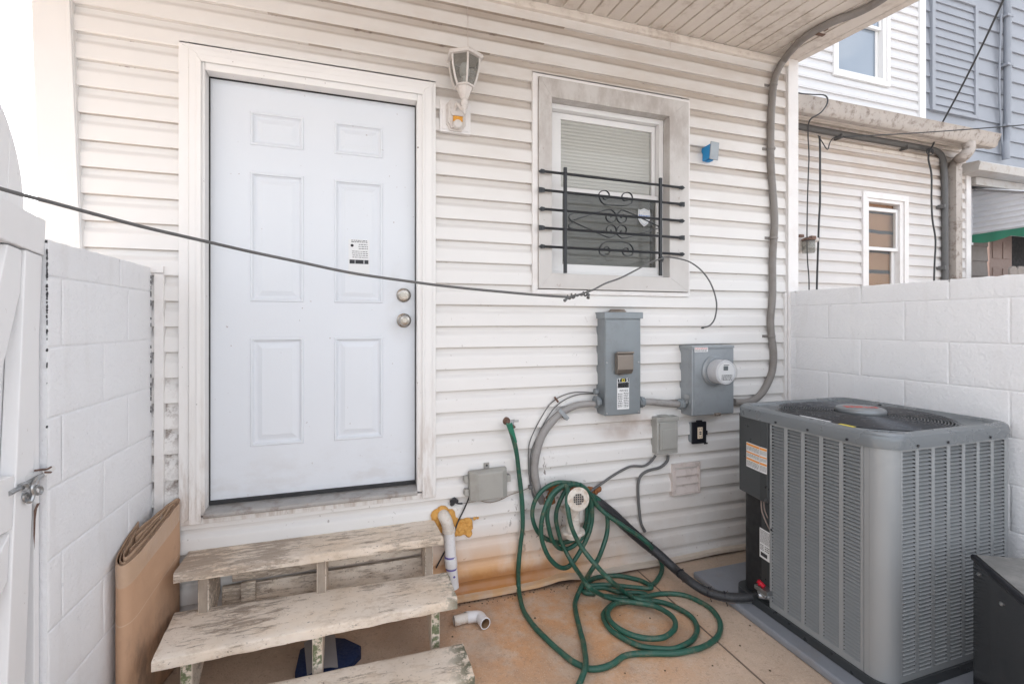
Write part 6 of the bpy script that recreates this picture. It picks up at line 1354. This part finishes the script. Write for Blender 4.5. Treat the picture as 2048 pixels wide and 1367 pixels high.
# ------------------------------------------------------------------ grey house and porch at far right
gh = thing('grey_house', 'blue grey sided house with a boarded window panel at the top right', 'house', (9, 1.8, 0))
YH = 1.46; gs = .2032
prof8 = [(0, .0), (0, -.018), (gs-.001, -.003)]
def lap(mb, x0, x1, z0, z1, y, step, zb, d=.018):
    z = zb+math.floor((z0-zb)/step)*step
    while z < z1:
        a_ = max(z, z0); b_ = min(z+step, z1)
        if b_ > a_:
            ya = y-d*(1-(a_-z)/step); yb = y-d*(1-(b_-z)/step)
            mb.add([(x0, ya, a_), (x1, ya, a_), (x1, yb, b_), (x0, yb, b_), (x0, y, a_), (x1, y, a_)], [(0, 1, 2, 3), (4, 5, 1, 0)])
        z += step
px0, px1 = P(1857, 100, y=YH).x, P(1949, 100, y=YH).x; pz0, pz1 = P(1857, 222, y=YH).z, P(1940, 8, y=YH).z
zb8 = P(1990, 96, y=YH).z
mb = MB(); lap(mb, XU1+.05, px0, 3.0, 6.6, YH, gs, zb8, .022); lap(mb, px1, 11.5, 3.0, 6.6, YH, gs, zb8, .022); lap(mb, px0, px1, 3.0, pz0, YH, gs, zb8, .022); lap(mb, px0, px1, pz1, 6.6, YH, gs, zb8, .022); mb.box(XU1, 11.5, YH+.12, YH+.14, 3, 6.6)
obj('wall', mb, M['siding_grey'], gh, fixn=False)
mb = MB(); lap(mb, px0+.05, px1-.05, pz0+.03, pz1-.03, YH-.015, .107, P(1900, 100, y=YH).z, .018); obj('boarded_window', mb, M['siding_grey'], gh, fixn=False, label='window opening covered with narrow grey boards')
mb = MB(); frame(mb, px0, px1, pz0, pz1, .06, .06, .05, .045, YH-.045, YH+.01); obj('window_frame', mb, M['siding_grey'], gh, bevel=.003)
mb = MB(); mx_ = P(2012, 150, y=YH-.07).x
mb.tube([(mx_, YH-.07, P(2010, 318, y=YH-.07).z), (mx_-.01, YH-.07, P(2010, 290, y=YH-.07).z), (mx_+.03, YH-.07, P(2012, 240, y=YH-.07).z), (mx_+.03, YH-.07, 6.3)], .04, 10); mb.tube([(mx_-.06, YH-.05, 5.6), (mx_-.10, YH-.05, 4.6), (mx_-.02, YH-.05, 3.7)], .012, 6)
for z_ in (5.55, 4.9, 4.1): mb.box(mx_-.05, mx_+.08, YH-.112, YH-.002, z_, z_+.03)
obj('service_mast', mb, simple('grey_mast', (.27, .29, .33), .5), gh, smooth=True)
# porch of the grey house
YPp = 1.15
p0 = P(1942, 330, y=YPp-.2)
gx0_ = XNR+.08
mb = MB(); zt_ = P(1965, 322, y=.85).z; mb.prism([(.85, zt_-.10), (.83, zt_-.02), (.85, zt_), (1.5, zt_+.05), (1.5, zt_-.13)], lambda u, v_, w_: Vector((w_, u, v_)), P(1957, 330, y=.85).x, 11.5); mb.box(gx0_, 11.5, 1.0, 1.06, zt_-.20, zt_-.11)
obj('porch_gutter', mb, M['tinwhite'], gh, bevel=.004)
mb = MB(); mb.box(gx0_-.03, 11.5, 1.20, 1.22, 2.6, zt_-.10); obj('porch_fascia', mb, M['siding_grey'], gh)
ax0, ax1 = P(1944, 430, y=.95).x, 11.0; az1 = P(1950, 381, y=.95).z; az0 = P(1950, 468, y=.95).z
aw = thing('awning', 'white corrugated metal awning with a green scalloped edge over the porch', 'awning', (8, .95, 2.3))
XA = 7.05
def ap(px, py, dx_=0): q = P(px, py, x=XA); q.x += dx_; return q
mb = MB(); vs = []; NR = 9; uu = [1946+ (2075-1946)*i/6 for i in range(7)]
rowsz = []
for px in uu:
    zt0_ = P(px, 381+(px-1946)*.055, x=XA).z; zb0_ = P(1946, 473, x=XA).z; yy = P(px, 430, x=XA).y
    for i in range(NR*3+1):
        k = i % 3; zz = P(1946, 381, x=XA).z+(zb0_-P(1946, 381, x=XA).z)*(i/(NR*3)); vs.append((XA-(.012 if k == 1 else 0), yy, min(zz, zt0_)))
L = NR*3+1; mb.add(vs, [(i*L+j, (i+1)*L+j, (i+1)*L+j+1, i*L+j+1) for i in range(6) for j in range(L-1)]); obj('side_sheet', mb, M['awning'], aw, fixn=False)
mb = MB(); vs = []; y0_ = P(1946, 430, x=XA).y; y1_ = P(2075, 430, x=XA).y; zb0_ = P(1946, 473, x=XA).z
for i in range(81):
    yy = y0_+(y1_-y0_)*i/80; vs += [(XA-.014+.006*math.sin(yy*25), yy, zb0_+.02), (XA-.014+.006*math.sin(yy*25), yy, zb0_-.05-.045*abs(math.sin((y0_-yy)*PI/.42+.5)))]
mb.add(vs, [(2*i, 2*i+2, 2*i+3, 2*i+1) for i in range(80)]); obj('scalloped_edge', mb, M['green'], aw, fixn=False)
mb = MB(); mb.box(XA-.03, XA+.01, y0_-.0, y0_+.06, zb0_-.10, P(1946, 381, x=XA).z+.03); obj('side_bracket', mb, M['awning'], aw, bevel=.003)
mb = MB(); vs = []; zt_a = P(1946, 381, x=XA).z
for i in range(60):
    x_ = XA-.06+2.4*i/59; zz = .014*math.sin(i*1.3); vs += [(x_, y0_, zt_a+.02+zz), (x_, y1_, P(2075, 388, x=XA).z+.02+zz)]
mb.add(vs, [(2*i, 2*i+2, 2*i+3, 2*i+1) for i in range(59)]); obj('roof_sheet', mb, M['awning'], aw, fixn=False)
mb = MB(); lap(mb, XNR+.05, P(1974, 500, y=1.6).x, 0, 3.0, 1.6, .2032, 2.13, .015); mb.box(P(2022, 500, y=1.6).x, 11, 1.9, 1.92, 0, 3); obj('porch_wall', mb, M['porchwall'], gh, fixn=False)
d0, d1 = P(1976, 500, y=1.6).x, P(2020, 500, y=1.6).x
mb = MB(); mb.box(d0, d1, 1.58, 1.62, .9, 2.75); 
for u0, u1 in ((.10, .42), (.56, .90)):
    for z0_, z1_ in ((1.2, 2.25), (2.38, 2.62)): mb.box(d0+(d1-d0)*u0, d0+(d1-d0)*u1, 1.572, 1.5795, z0_, z1_)
obj('porch_door', mb, M['browndoor'], gh, bevel=.006)
mb = MB(); mb.box(d1+.02, 11, 1.70, 1.72, 0, 3); obj('porch_screen', mb, M['darkroom'], gh)  # dark sheet standing in for the shade inside the porch opening
mb = MB(); xx = XNR-.10
while xx < 11:
    zt_ = 2.10+.02*mnoise.noise(Vector((xx*3, 0, 0))); mb.prism([(xx, 0), (xx+.135, 0), (xx+.135, zt_-.03), (xx+.10, zt_), (xx+.035, zt_), (xx, zt_-.03)], lambda u, v_, w_: Vector((u, w_, v_)), .62, .64); xx += .14
mb.box(XNR-.1, 11, .641, .68, 1.7, 1.78)
tag(obj('picket_fence', mb, M['fence'], bevel=.003), 'weathered grey board fence just showing above the right block wall', 'fence')

# ------------------------------------------------------------------ distant building on the left
fb = thing('distant_building', 'pale distant house seen in the gap between gate and corner board', 'house', (-9, 13, 0))
zr = P(90, 428, y=12).z
mb = MB(); lap(mb, -12, -6.6, 0, zr-.25, 12, .2, 0, .02); mb.box(-12, -6.6, 12.01, 18, 0, zr-.25); obj('wall', mb, simple('pale_far_siding', (.72, .66, .60), .7), fb, fixn=False)
mb = MB(); mb.add([(-12.2, 11.6, zr-.5), (-6.4, 11.6, zr-.5), (-6.4, 12.8, zr), (-12.2, 12.8, zr)], [(0, 1, 2, 3)]); mb.box(-12.2, -6.4, 12.8, 18, zr-.3, zr)
obj('roof', mb, simple('pale_far_roof', (.66, .65, .64), .8), fb, fixn=False)
mb = MB(); mb.box(-12.2, -6.4, 12.75, 12.81, zr+.001, zr+.03); q = P(74, 420, y=12.9); mb.lathe([(.10, 0), (.10, .14), (.29, .16), (.30, .22), (.18, .30), (0, .32)], (q.x+.30, 13.0, zr+.0), (0, 0, 1), 16); obj('roof_vent', mb, M['roofing'], fb, smooth=True)
